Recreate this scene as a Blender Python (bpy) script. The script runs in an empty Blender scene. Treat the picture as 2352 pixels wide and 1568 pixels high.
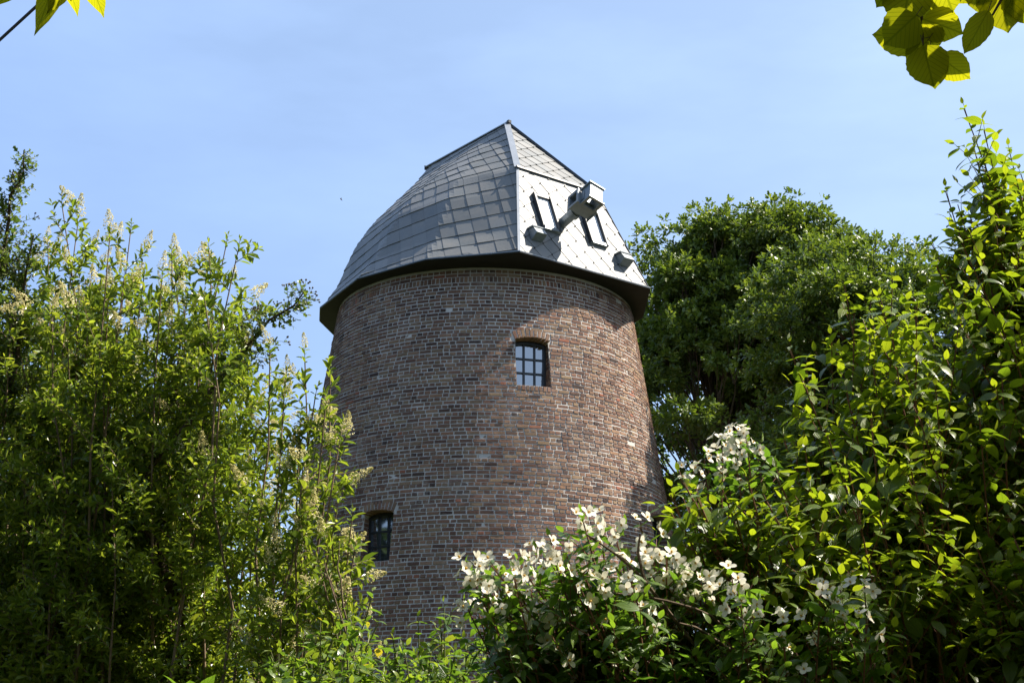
import bpy, math
import numpy as np
from mathutils import Vector

# ------------------------------------------------------------------ camera, sky, sun, exposure
sc = bpy.context.scene
COL = sc.collection
rng = np.random.default_rng(7)
SUN_AZ, SUN_EL = 84.0, 52.0
cam = bpy.data.cameras.new('camera'); camo = bpy.data.objects.new('camera', cam); COL.objects.link(camo)
cam.sensor_width = 36; cam.lens = 36*3675/2352; cam.clip_end = 5000; cam.clip_start = .05
camo.location = (0, 0, 1.6); camo.rotation_euler = (math.radians(107.5), 0, 0)
sc.camera = camo
w = bpy.data.worlds.new('World'); sc.world = w; w.use_nodes = True
nt = w.node_tree; nt.nodes.clear()
sky = nt.nodes.new('ShaderNodeTexSky'); sky.sky_type = 'NISHITA'; sky.sun_disc = False
sky.sun_elevation = math.radians(SUN_EL); sky.sun_rotation = math.radians(SUN_AZ)
sky.air_density = 1.0; sky.dust_density = 1.4; sky.ozone_density = 1.2; sky.altitude = 0
bg = nt.nodes.new('ShaderNodeBackground'); bg.inputs[1].default_value = 0.08
wo = nt.nodes.new('ShaderNodeOutputWorld')
# faint high cirrus
tc = nt.nodes.new('ShaderNodeTexCoord'); mp = nt.nodes.new('ShaderNodeMapping'); mp.inputs['Scale'].default_value = (2.2, 1.2, 7)
mp.inputs['Rotation'].default_value = (0, .25, .3)
nz = nt.nodes.new('ShaderNodeTexNoise'); nz.inputs['Scale'].default_value = 1.6; nz.inputs['Detail'].default_value = 5; nz.inputs['Roughness'].default_value = .55
rp = nt.nodes.new('ShaderNodeMapRange'); rp.inputs[1].default_value = .42; rp.inputs[2].default_value = .85; rp.inputs[3].default_value = .36; rp.inputs[4].default_value = .75
mx = nt.nodes.new('ShaderNodeMix'); mx.data_type = 'RGBA'; mx.inputs[7].default_value = (2.1, 3.25, 6.1, 1)
L = nt.links
dp = nt.nodes.new('ShaderNodeVectorMath'); dp.operation = 'DOT_PRODUCT'; dp.inputs[1].default_value = (math.sin(math.radians(SUN_AZ))*math.cos(math.radians(SUN_EL)), math.cos(math.radians(SUN_AZ))*math.cos(math.radians(SUN_EL)), math.sin(math.radians(SUN_EL)))
rg_ = nt.nodes.new('ShaderNodeMapRange'); rg_.inputs[1].default_value = .12; rg_.inputs[2].default_value = .66
mc_ = nt.nodes.new('ShaderNodeMix'); mc_.data_type = 'RGBA'; mc_.inputs[6].default_value = (2.35, 3.6, 6.4, 1); mc_.inputs[7].default_value = (4.3, 5.6, 7.6, 1)
L.new(tc.outputs['Generated'], dp.inputs[0]); L.new(dp.outputs['Value'], rg_.inputs[0]); L.new(rg_.outputs[0], mc_.inputs[0]); L.new(mc_.outputs[2], mx.inputs[7])
L.new(tc.outputs['Generated'], mp.inputs[0]); L.new(mp.outputs[0], nz.inputs[0]); L.new(nz.outputs[0], rp.inputs[0])
L.new(rp.outputs[0], mx.inputs[0]); L.new(sky.outputs[0], mx.inputs[6]); L.new(mx.outputs[2], bg.inputs[0]); L.new(bg.outputs[0], wo.inputs[0])
SAZ, SEL = math.radians(SUN_AZ), math.radians(SUN_EL)
SUNV = Vector((math.sin(SAZ)*math.cos(SEL), math.cos(SAZ)*math.cos(SEL), math.sin(SEL)))
sl = bpy.data.lights.new('sun', 'SUN'); sl.energy = 5.0; sl.angle = math.radians(.53); sl.color = (1, .915, .79)
so = bpy.data.objects.new('sun', sl); COL.objects.link(so); so.rotation_euler = (-SUNV).to_track_quat('-Z', 'Y').to_euler(); so.location = (30, 10, 60)
sc.view_settings.view_transform = 'Standard'; sc.view_settings.look = 'None'; sc.view_settings.gamma = 1
sc.view_settings.exposure = 1.3
sc.render.resolution_x = 1024; sc.render.resolution_y = 682

# ------------------------------------------------------------------ helpers
def A(*v): return np.array(v, float)
def nrm(v): return v/np.maximum(np.linalg.norm(v, axis=-1, keepdims=True), 1e-9)
UP = A(0, 0, 1)
def pt(px, py, Y):           # a sight line of the photograph (2352 px wide) met at the depth Y where the thing really stands
    p = math.radians(17.5); x = (px-1176)/3675; u = (784-py)/3675
    r = A(x, math.cos(p)-u*math.sin(p), math.sin(p)+u*math.cos(p))
    return A(0, 0, 1.6)+r*(Y/r[1])

def tag(o, label=None, cat=None, group=None, kind=None):
    if label: o['label'] = label
    if cat: o['category'] = cat
    if group: o['group'] = group
    if kind: o['kind'] = kind
    return o
def empty(name, loc, label, cat, group=None):
    o = bpy.data.objects.new(name, None); o.location = tuple(loc); COL.objects.link(o); o.empty_display_size = .2
    return tag(o, label, cat, group)

def build(name, V, Q=None, T=None, mat=None, parent=None, rnd=None, uv=None, smooth=False):
    """V Nx3 world coords; Q Mx4; T Kx3; rnd per-vertex float; uv per-vertex 2"""
    V = np.asarray(V, np.float32).reshape(-1, 3)
    Q = np.zeros((0, 4), np.int32) if Q is None else np.asarray(Q, np.int32).reshape(-1, 4)
    T = np.zeros((0, 3), np.int32) if T is None else np.asarray(T, np.int32).reshape(-1, 3)
    me = bpy.data.meshes.new(name)
    base = np.array(parent.matrix_world.translation if parent is None else gloc(parent), np.float32) if parent is not None else np.zeros(3, np.float32)
    me.vertices.add(len(V)); me.vertices.foreach_set('co', (V-base).ravel())
    lv = np.concatenate([Q.ravel(), T.ravel()]).astype(np.int32)
    me.loops.add(len(lv)); me.loops.foreach_set('vertex_index', lv)
    n = len(Q)+len(T); me.polygons.add(n)
    st = np.concatenate([np.arange(len(Q))*4, len(Q)*4+np.arange(len(T))*3]).astype(np.int32)
    me.polygons.foreach_set('loop_start', st)
    me.polygons.foreach_set('loop_total', np.concatenate([np.full(len(Q), 4), np.full(len(T), 3)]).astype(np.int32))
    me.update(calc_edges=True)
    me.polygons.foreach_set('use_smooth', np.full(n, bool(smooth)))
    if rnd is not None:
        a = me.attributes.new('rnd', 'FLOAT', 'POINT'); a.data.foreach_set('value', np.asarray(rnd, np.float32))
    if uv is not None:
        u = me.uv_layers.new(name='UVMap'); u.data.foreach_set('uv', np.asarray(uv, np.float32)[lv].ravel())
    me.validate()
    if mat: me.materials.append(mat)
    o = bpy.data.objects.new(name, me); COL.objects.link(o)
    if parent is not None: o.parent = parent
    return o
def gloc(o):
    p = np.array(o.location)
    while o.parent: o = o.parent; p = p+np.array(o.location)
    return p

class MB:                     # small mesh collector
    def __init__(s): s.v = []; s.q = []; s.t = []; s.r = []; s.n = 0
    def add(s, V, Q=(), T=(), r=.5):
        V = np.asarray(V, float).reshape(-1, 3)
        s.v.append(V)
        if len(Q): s.q.append(np.asarray(Q).reshape(-1, 4)+s.n)
        if len(T): s.t.append(np.asarray(T).reshape(-1, 3)+s.n)
        s.r.append(np.full(len(V), r) if np.isscalar(r) else np.asarray(r)); s.n += len(V)
    def box(s, c, X, Y, Zv, r=.5):   # centre and three half-extent vectors
        c, X, Y, Zv = map(lambda a: np.asarray(a, float), (c, X, Y, Zv))
        if np.dot(np.cross(X, Y), Zv) < 0: X = -X
        V = [c+i*X+j*Y+k*Zv for k in (-1, 1) for j in (-1, 1) for i in (-1, 1)]
        s.add(V, [(0, 2, 3, 1), (4, 5, 7, 6), (0, 1, 5, 4), (2, 6, 7, 3), (0, 4, 6, 2), (1, 3, 7, 5)], r=r)
    def bar(s, p, q, wdt, hgt, up=UP, r=.5):
        p, q = np.asarray(p, float), np.asarray(q, float); d = q-p; l = np.linalg.norm(d); d = d/l
        y = nrm(np.cross(up, d)); z = np.cross(d, y)
        s.box((p+q)/2, d*l/2, y*wdt/2, z*hgt/2, r)
    def tube(s, P, R, k=5, cap=False, r=.5):
        P = np.asarray(P, float); R = np.broadcast_to(np.asarray(R, float), (len(P),))
        d = nrm(np.gradient(P, axis=0)); ref = UP if abs(d[0][2]) < .9 else A(1, 0, 0)
        x = nrm(np.cross(d, ref)); y = np.cross(d, x)
        a = np.arange(k)*2*np.pi/k
        V = P[:, None]+R[:, None, None]*(np.cos(a)[None, :, None]*x[:, None]+np.sin(a)[None, :, None]*y[:, None])
        i = np.arange(len(P)-1)[:, None]*k; j = np.arange(k)[None]; j2 = (j+1) % k
        Q = np.stack([i+j, i+j2, i+k+j2, i+k+j], -1).reshape(-1, 4)
        V = V.reshape(-1, 3); T = []
        if cap:
            V = np.vstack([V, P[0], P[-1]]); n = len(P)*k
            T = [(n, (b+1) % k, b) for b in range(k)]+[(n+1, n-k+b, n-k+(b+1) % k) for b in range(k)]
        s.add(V, Q, T, r)
    def build(s, name, mat, parent=None, smooth=False):
        if not s.v: return None
        return build(name, np.vstack(s.v), np.vstack(s.q) if s.q else None, np.vstack(s.t) if s.t else None, mat, parent, rnd=np.concatenate(s.r), smooth=smooth)

# ------------------------------------------------------------------ materials
def newmat(name):
    m = bpy.data.materials.new(name); m.use_nodes = True; t = m.node_tree; t.nodes.clear()
    out = t.nodes.new('ShaderNodeOutputMaterial'); return m, t, out
def N(t, typ, **kw):
    n = t.nodes.new(typ)
    for k, v in kw.items(): setattr(n, k, v)
    return n
def noise(t, scale, detail=4, rough=.55, coord=None, vec=None):
    n = N(t, 'ShaderNodeTexNoise'); n.inputs['Scale'].default_value = scale; n.inputs['Detail'].default_value = detail; n.inputs['Roughness'].default_value = rough
    if coord is None: coord = N(t, 'ShaderNodeTexCoord').outputs['Object']
    t.links.new(coord, n.inputs['Vector']); return n.outputs[0]
def ramp(t, fac, stops, interp='LINEAR'):
    r = N(t, 'ShaderNodeValToRGB'); r.color_ramp.interpolation = interp; e = r.color_ramp.elements
    e[0].position, e[0].color = stops[0][0], (*stops[0][1], 1); e[1].position, e[1].color = stops[-1][0], (*stops[-1][1], 1)
    for p, c in stops[1:-1]:
        x = e.new(p); x.color = (*c, 1)
    t.links.new(fac, r.inputs[0]); return r.outputs[0]
def mix(t, fac, a, b, blend='MIX'):
    m = N(t, 'ShaderNodeMix', data_type='RGBA', blend_type=blend)
    for i, v in ((0, fac), (6, a), (7, b)):
        if hasattr(v, 'links'): t.links.new(v, m.inputs[i])
        elif i == 0: m.inputs[0].default_value = v
        else: m.inputs[i].default_value = (*v, 1)
    return m.outputs[2]
def maprange(t, v, a, b, c, d):
    m = N(t, 'ShaderNodeMapRange'); m.inputs[1].default_value = a; m.inputs[2].default_value = b; m.inputs[3].default_value = c; m.inputs[4].default_value = d
    t.links.new(v, m.inputs[0]); return m.outputs[0]
def attr(t, name='rnd'):
    a = N(t, 'ShaderNodeAttribute'); a.attribute_name = name; return a.outputs['Fac']
def bump(t, h, strength, dist=.01):
    b = N(t, 'ShaderNodeBump'); b.inputs['Strength'].default_value = strength; b.inputs['Distance'].default_value = dist
    t.links.new(h, b.inputs['Height']); return b.outputs[0]
def principled(t, out, col, rough=.6, spec=.5, metal=0, normal=None):
    p = N(t, 'ShaderNodeBsdfPrincipled'); p.inputs['Metallic'].default_value = metal; p.inputs['Specular IOR Level'].default_value = spec
    if hasattr(rough, 'links'): t.links.new(rough, p.inputs['Roughness'])
    else: p.inputs['Roughness'].default_value = rough
    if hasattr(col, 'links'): t.links.new(col, p.inputs['Base Color'])
    else: p.inputs['Base Color'].default_value = (*col, 1)
    if normal is not None: t.links.new(normal, p.inputs['Normal'])
    if out: t.links.new(p.outputs[0], out.inputs[0])
    return p

def leafmat(name, stops, trans, tfac=.45, rough=.35, veins=0, spec=.5):
    m, t, out = newmat(name)
    r = attr(t); col = ramp(t, r, stops)
    tcol = mix(t, 1.0, col, trans, 'MULTIPLY')
    nrml = None
    if veins:
        uv = N(t, 'ShaderNodeUVMap').outputs[0]; sp = N(t, 'ShaderNodeSeparateXYZ'); t.links.new(uv, sp.inputs[0])
        ab = N(t, 'ShaderNodeMath', operation='ABSOLUTE'); t.links.new(sp.outputs[1], ab.inputs[0])
        c1 = N(t, 'ShaderNodeMath', operation='MULTIPLY'); c1.inputs[1].default_value = 1.1; t.links.new(ab.outputs[0], c1.inputs[0])
        s1 = N(t, 'ShaderNodeMath', operation='SUBTRACT'); t.links.new(sp.outputs[0], s1.inputs[0]); t.links.new(c1.outputs[0], s1.inputs[1])
        m1 = N(t, 'ShaderNodeMath', operation='MULTIPLY'); m1.inputs[1].default_value = 2*math.pi*veins; t.links.new(s1.outputs[0], m1.inputs[0])
        sn = N(t, 'ShaderNodeMath', operation='SINE'); t.links.new(m1.outputs[0], sn.inputs[0])
        v1 = maprange(t, sn.outputs[0], .82, 1, 0, 1); v2 = maprange(t, ab.outputs[0], .012, .03, 1, 0)
        mxx = N(t, 'ShaderNodeMath', operation='MAXIMUM'); t.links.new(v1, mxx.inputs[0]); t.links.new(v2, mxx.inputs[1])
        tcol = mix(t, mxx.outputs[0], tcol, mix(t, 1.0, tcol, (.55, .6, .5), 'MULTIPLY')); nrml = bump(t, mxx.outputs[0], .5, .004)
    p = principled(t, None, col, rough, spec, normal=nrml)
    tr = N(t, 'ShaderNodeBsdfTranslucent'); t.links.new(tcol, tr.inputs[0])
    ms = N(t, 'ShaderNodeMixShader'); ms.inputs[0].default_value = tfac
    t.links.new(p.outputs[0], ms.inputs[1]); t.links.new(tr.outputs[0], ms.inputs[2]); t.links.new(ms.outputs[0], out.inputs[0])
    return m
def plain(name, col, rough=.6, spec=.5, metal=0, nscale=20, var=.25, bmp=.0):
    m, t, out = newmat(name); n = noise(t, nscale)
    c = mix(t, maprange(t, n, .3, .7, 0, 1), tuple(x*(1-var) for x in col), tuple(min(1, x*(1+var)) for x in col))
    principled(t, out, c, rough, spec, metal, bump(t, n, bmp) if bmp else None); return m

M = {}
M['bark'] = plain('bark', (.085, .062, .042), .9, .2, nscale=60, var=.5, bmp=.6)
M['twig'] = plain('twig', (.15, .105, .065), .75, .3, nscale=40, var=.4)
M['greentwig'] = plain('greentwig', (.12, .13, .05), .7, .3, nscale=40, var=.3)
M['redtwig'] = plain('redtwig', (.16, .07, .045), .6, .3, nscale=40, var=.3)
M['privet'] = leafmat('privet_leaf', [(0, (.05, .09, .014)), (.5, (.12, .175, .024)), (.9, (.20, .245, .035)), (1, (.27, .27, .06))], (2.2, 2.1, 1.0), .44, .28)
M['hawthorn'] = leafmat('hawthorn_leaf', [(0, (.04, .08, .018)), (1, (.12, .15, .035))], (1.9, 2.0, 1.0), .38, .38)
M['darkleaf'] = leafmat('dark_leaf', [(0, (.018, .038, .012)), (1, (.042, .07, .018))], (1.6, 1.9, .9), .25, .4)  # dark tone puts the hedge's inner shade into the leaf colour
M['dogwood'] = leafmat('dogwood_leaf', [(0, (.055, .10, .012)), (.6, (.105, .16, .015)), (1, (.17, .22, .02))], (2.6, 2.4, .8), .46, .36, veins=5)
M['mock'] = leafmat('mock_orange_leaf', [(0, (.04, .085, .018)), (.7, (.085, .15, .02)), (1, (.13, .2, .025))], (2.2, 2.3, 1.0), .42, .34, veins=4)
M['low'] = leafmat('low_shrub_leaf', [(0, (.05, .1, .018)), (.6, (.1, .17, .022)), (.93, (.17, .22, .03)), (.97, (.32, .2, .02)), (1, (.38, .12, .03))], (2.2, 2.2, 1.0), .42, .3, veins=4)
M['hazel'] = leafmat('hazel_leaf', [(0, (.12, .15, .01)), (1, (.19, .21, .012))], (2.6, 2.3, .7), .6, .6, veins=7, spec=.12)
M['oak'] = leafmat('oak_leaf', [(0, (.045, .08, .014)), (.6, (.095, .14, .02)), (1, (.18, .22, .032))], (2.1, 2.1, 1.0), .28, .4)
M['petal'] = leafmat('white_petal', [(0, (.62, .42, .10)), (.05, (.62, .42, .10)), (.08, (.76, .71, .56)), (1, (.88, .86, .78))], (1, 1, .95), .35, .6, spec=.2)
M['stamen'] = plain('yellow_stamen', (.62, .42, .08), .8, .1)
M['panicle'] = leafmat('cream_floret', [(0, (.50, .48, .20)), (.45, (.72, .66, .38)), (1, (.84, .78, .55))], (1, 1, .8), .3, .7, spec=.2)
M['bud'] = plain('dark_bud', (.05, .035, .02), .6)
M['cable'] = plain('cable', (.015, .015, .017), .5)
M['frame'] = plain('dark_frame', (.018, .02, .022), .45, nscale=30)
M['steel'] = plain('grey_steel', (.20, .225, .24), .42, .5, .35, nscale=9, var=.12)
M['trim'] = plain('zinc_trim', (.34, .36, .38), .4, .5, .5, nscale=6, var=.1)
M['darktrim'] = plain('dark_trim', (.030, .036, .042), .5, .4, .1, nscale=6, var=.1)
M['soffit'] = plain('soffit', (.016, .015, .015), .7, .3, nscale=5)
m, t, out = newmat('cladding'); r_ = attr(t); n_ = noise(t, 3.5, 5); nf = noise(t, 40, 3)
c_ = mix(t, maprange(t, r_, 0, 1, 0, 1), (.095, .106, .110), (.165, .172, .172)); c_ = mix(t, maprange(t, n_, .35, .7, 0, .35), c_, (.215, .19, .16)); c_ = mix(t, maprange(t, r_, -.6, -.4, 1, 0), c_, (.02, .022, .025))
principled(t, out, c_, maprange(t, nf, .3, .7, .50, .60), .42, .0, bump(t, n_, .08, .02)); M['clad'] = m
m, t, out = newmat('skylight_glare_glass'); p_ = principled(t, out, (.78, .79, .8), .2, 1.0); M['glareglass'] = m  # white base colour stands for the sun glare on the panes
m, t, out = newmat('window_glass'); p_ = principled(t, out, (.03, .035, .04), .03, 1.0); p_.inputs['IOR'].default_value = 2.4; M['glass'] = m
m, t, out = newmat('room_dark'); principled(t, out, (.012, .012, .013), .9, .1); M['room'] = m
# brick and mortar
m, t, out = newmat('old_brick'); r_ = attr(t)
c_ = ramp(t, r_, [(0, (.034, .026, .026)), (.08, (.062, .044, .039)), (.22, (.098, .064, .052)), (.38, (.108, .082, .065)), (.50, (.140, .090, .070)), (.62, (.128, .106, .078)), (.76, (.175, .128, .096)), (.90, (.160, .136, .094)), (.96, (.17, .078, .055)), (1, (.20, .095, .065))])
n1 = noise(t, 45, 5, .65); n2 = noise(t, 9, 4)
c_ = mix(t, maprange(t, n1, .35, .72, 0, .65), c_, mix(t, 1.0, c_, (.42, .42, .45), 'MULTIPLY'))
c_ = mix(t, maprange(t, n2, .55, .8, 0, .25), c_, (.30, .25, .19)); c_ = mix(t, 1.0, c_, (1.60, 1.27, 1.05), 'MULTIPLY')
sv = N(t, 'ShaderNodeTexCoord').outputs['Object']; mpv = N(t, 'ShaderNodeMapping'); mpv.inputs['Scale'].default_value = (1.6, 1.6, .22); t.links.new(sv, mpv.inputs[0])
n5 = noise(t, 1.0, 6, .6, coord=mpv.outputs[0]); c_ = mix(t, maprange(t, n5, .48, .72, 0, .55), c_, mix(t, 1.0, c_, (.5, .5, .52), 'MULTIPLY'))
# lime bloom: pale patches below and left of the upper window and scattered
n3 = noise(t, 1.15, 6, .7); n4 = noise(t, 14, 4, .7)
pc = N(t, 'ShaderNodeTexCoord').outputs['Object']; sx = N(t, 'ShaderNodeSeparateXYZ'); t.links.new(pc, sx.inputs[0])
pm = N(t, 'ShaderNodeMath', operation='MULTIPLY'); t.links.new(maprange(t, n3, .52, .72, 0, 1), pm.inputs[0]); t.links.new(maprange(t, n4, .42, .6, .1, 1), pm.inputs[1])
c_ = mix(t, maprange(t, pm.outputs[0], 0, 1, 0, .38), c_, (.44, .41, .37))
principled(t, out, c_, .88, .25, normal=bump(t, n1, .9, .006)); M['brick'] = m
m, t, out = newmat('lime_mortar'); n1 = noise(t, 60, 5, .7); n2 = noise(t, 2.2, 5, .6)
c_ = mix(t, maprange(t, n1, .3, .7, 0, 1), (.34, .315, .285), (.50, .47, .43)); c_ = mix(t, maprange(t, n2, .5, .68, 0, .65), c_, (.56, .535, .49))
principled(t, out, c_, .95, .15, normal=bump(t, n1, .8, .006)); M['mortar'] = m
m, t, out = newmat('grass_ground'); n1 = noise(t, 1.5, 6); n2 = noise(t, 30, 5)
c_ = mix(t, n1, (.035, .06, .015), (.09, .10, .035)); c_ = mix(t, maprange(t, n2, .4, .7, 0, .6), c_, (.06, .045, .03))
principled(t, out, c_, .95, .1, normal=bump(t, n2, .8, .03)); M['ground'] = m

# ------------------------------------------------------------------ ground
g = np.linspace(-1, 1, 61); gx, gy = np.meshgrid(np.sign(g)*abs(g)**3*600, np.sign(g)*abs(g)**3*600+20, indexing='ij')
gz = .05*np.sin(gx*.3)*np.cos(gy*.23)-.06
i, j = np.meshgrid(range(60), range(60), indexing='ij'); b = (i*61+j).ravel()
tag(build('ground', np.stack([gx, gy, gz], -1).reshape(-1, 3), np.stack([b, b+61, b+62, b+1], -1), mat=M['ground'], smooth=True), kind='structure')

# ------------------------------------------------------------------ tower
TX, TY = -.54, 30.9
def rad(z): return 2.95+.15*(12-z)
tower = empty('mill_tower', (TX, TY, 0), 'round tapering brick windmill tower without sails, under a grey metal-clad cap', 'windmill')
ZTOP = 11.87
def wp(phi, z, off=0.0):     # phi degrees from the camera-facing side, + to the right
    a = np.radians(phi); r = rad(z)+off
    return np.stack([TX+r*np.sin(a), TY-r*np.cos(a), z+0*a], -1)
# windows: phi centre, half width (m), sill z, spring z, crown z, arch-brick top z
WINS = [(16.4, .32, 9.50, 10.35, 10.43, 10.595), (-29.3, .31, 6.30, 7.14, 7.22, 7.385), (63.5, .36, 6.45, 7.32, 7.45, 7.61), (-75, .31, 6.30, 7.14, 7.22, 7.385), (110, .31, 9.5, 10.35, 10.43, 10.595), (-160, .31, 9.5, 10.35, 10.43, 10.595)]
def hw_deg(wn, z): return math.degrees(wn[1]/rad(z))
# mortar skin with real openings
br = set(np.arange(-180, 180, 4.0).tolist()); 
ph = sorted(br | set(sum([[wn[0]+k*hw_deg(wn, 7 if wn[2] < 8 else 10)/4 for k in range(-4, 5)] for wn in WINS], [])))
ph = [p for p in ph]+[ph[0]+360]
mort = MB()
def archz(wn, s): return wn[3]+(wn[4]-wn[3])*math.sqrt(max(0, 1-(s*.985)**2))
for a0, a1 in zip(ph[:-1], ph[1:]):
    if a1-a0 < 1e-6: continue
    mid = (a0+a1)/2; cuts = [0.0]
    ws = [wn for wn in WINS if abs(((mid-wn[0]+180) % 360)-180) < hw_deg(wn, 7 if wn[2] < 8 else 10)]
    segs = []; z = 0
    for wn in sorted(ws, key=lambda q: q[2]):
        hd = hw_deg(wn, 7 if wn[2] < 8 else 10)
        d0 = ((a0-wn[0]+180) % 360)-180; d1 = ((a1-wn[0]+180) % 360)-180
        segs.append((z, z, wn[2], wn[2])); z = None
        zt0, zt1 = archz(wn, d0/hd), archz(wn, d1/hd); ztop = ZTOP
        segs.append((zt0, zt1, ZTOP, ZTOP))
    if not ws: segs = [(0, 0, ZTOP, ZTOP)]
    for zb0, zb1, zt0, zt1 in segs:
        nn = 8
        for k in range(nn):
            f0, f1 = k/nn, (k+1)/nn
            V = [wp(a0, zb0+(zt0-zb0)*f0), wp(a1, zb1+(zt1-zb1)*f0), wp(a1, zb1+(zt1-zb1)*f1), wp(a0, zb0+(zt0-zb0)*f1)]
            mort.add(V, [(0, 1, 2, 3)])
# bricks, vectorised
BV = []; BR = []
def brick(phi0, phi1, z0, z1, proud=None, r=None, zshift=(0, 0)):
    """one brick between two angles (deg) and two heights"""
    j = rng.normal(size=8)*.0025
    pr = (.009+rng.normal()*.0032) if proud is None else proud+rng.normal()*.002
    i_ = .006
    dp = math.degrees(i_/rad((z0+z1)/2)); jp = [math.degrees(x/3.4) for x in j]
    c = [(phi0, z0), (phi1, z0+zshift[1]), (phi1, z1+zshift[1]), (phi0, z1)]
    o = [(phi0, z0, -.012), (phi1, z0, -.012), (phi1, z1, -.012), (phi0, z1, -.012)]
    f = [(phi0+dp+jp[0], z0+i_*.6+j[4], pr), (phi1-dp+jp[1], z0+i_*.6+j[5], pr), (phi1-dp+jp[2], z1-i_*.6+j[6], pr+rng.normal()*.0015), (phi0+dp+jp[3], z1-i_*.6+j[7], pr+rng.normal()*.0015)]
    BV.append(o+f); BR.append(min(1, max(0, rng.beta(1.5, 1.8) if r is None else r)))
CH = .0735
nc = int((11.60)/CH)
for k in range(nc):
    z0 = k*CH; z1 = z0+CH; zc = (z0+z1)/2; jn = .0115+rng.random()*.002
    unit = .117 if k % 2 else .234
    n = int(round(2*math.pi*rad(zc)/unit)); st = 360/n
    off = (0 if k % 2 else (k//2 % 2)*.5)*st+rng.uniform(-.1, .1)
    gap = math.degrees(jn/2/rad(zc))
    ex = [(wn[0], hw_deg(wn, zc)+(math.degrees(.055/rad(zc)) if zc > wn[3] else 0)) for wn in WINS if wn[2]-.10 < zc < wn[5]]
    p = -180+off; e = -180+off+360
    wob = rng.normal()*.002
    while p < e-.3*st:
        q = p+st*(1+rng.normal()*.035)
        if unit > .2 and rng.random() < .12: q = p+st*.5
        if e-q < .45*st: q = e
        a0, a1 = p+gap, q-gap; p = q
        for wc, wh in ex:
            d0 = ((a0-wc+180) % 360)-180; d1 = d0+(a1-a0)
            if d1 <= -wh or d0 >= wh: continue
            if d0 >= -wh and d1 <= wh: a1 = a0
            elif d0 < -wh: a1 = a0+(-wh-d0)
            else: a0 = a0+(wh-d0)
        if a1-a0 > .35: brick(a0, a1, z0+.0078+wob, z1-.0078+wob)
# soldier band and the two courses over it
zs = nc*CH
n = int(2*math.pi*rad(zs)/.078)
for i in range(n): brick(-180+i*360/n+.11, -180+(i+1)*360/n-.11, zs+.006, zs+.112, r=rng.beta(2.2, 2))
for kk in range(2):
    n = int(2*math.pi*rad(11.8)/(.117 if kk else .234))
    for i in range(n): brick(-180+i*360/n+.11, -180+(i+1)*360/n-.11, zs+.120+kk*CH, zs+.120+kk*CH+.06)
# arch bricks and sills
for wn in WINS:
    nb = 9; hw = wn[1]
    for b_ in range(nb):
        s0 = -1+2*b_/nb+.02; s1 = -1+2*(b_+1)/nb-.02; col = .68+rng.normal()*.12
        def q(s, top):
            zb = archz(wn, abs(s)*.97)+.004; fan = 1.0+.17*top
            zz = zb+(.178)*top*(1-.06*abs(s))-.02*top*(s*s<0); return (wn[0]+math.degrees(s*fan*hw/rad(zz)), zz)
        def pb(lo, hi):
            (a, za), (b2, zb2) = q(s0, lo), q(s1, lo); (c2, zc2), (d, zd) = q(s1, hi), q(s0, hi)
            o = [(a, za, -.012), (b2, zb2, -.012), (c2, zc2, -.012), (d, zd, -.012)]; e_ = .12; pr = .012+rng.normal()*.003
            f = [(a+e_, za+.002, pr), (b2-e_, zb2+.002, pr), (c2-e_, zc2-.004, pr), (d+e_, zd-.004, pr)]
            BV.append(o+f); BR.append(float(np.clip(col+rng.normal()*.05, 0, .9)))
        if b_ % 2: pb(0, .40); pb(.45, 1)
        else: pb(0, 1)
    ns = 8
    for b_ in range(ns):
        s0 = wn[0]-hw_deg(wn, wn[2])*(1-2*b_/ns); s1 = wn[0]-hw_deg(wn, wn[2])*(1-2*(b_+1)/ns)
        brick(s0+.1, s1-.1, wn[2]-.098, wn[2]-.004, proud=.014, r=.3+rng.random()*.25)
BV = np.array(BV); nB = len(BV)
P_ = wp(BV[..., 0], BV[..., 1], BV[..., 2]).reshape(-1, 3)
q0 = np.array([(4, 5, 6, 7), (0, 1, 5, 4), (1, 2, 6, 5), (2, 3, 7, 6), (3, 0, 4, 7)])
Qb = (q0[None]+np.arange(nB)[:, None, None]*8).reshape(-1, 4)
wall = mort.build('wall', M['mortar'], tower)
wall_b = build('brickwork', P_, Qb, mat=M['brick'], parent=wall, rnd=np.repeat(BR, 8))
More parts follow.
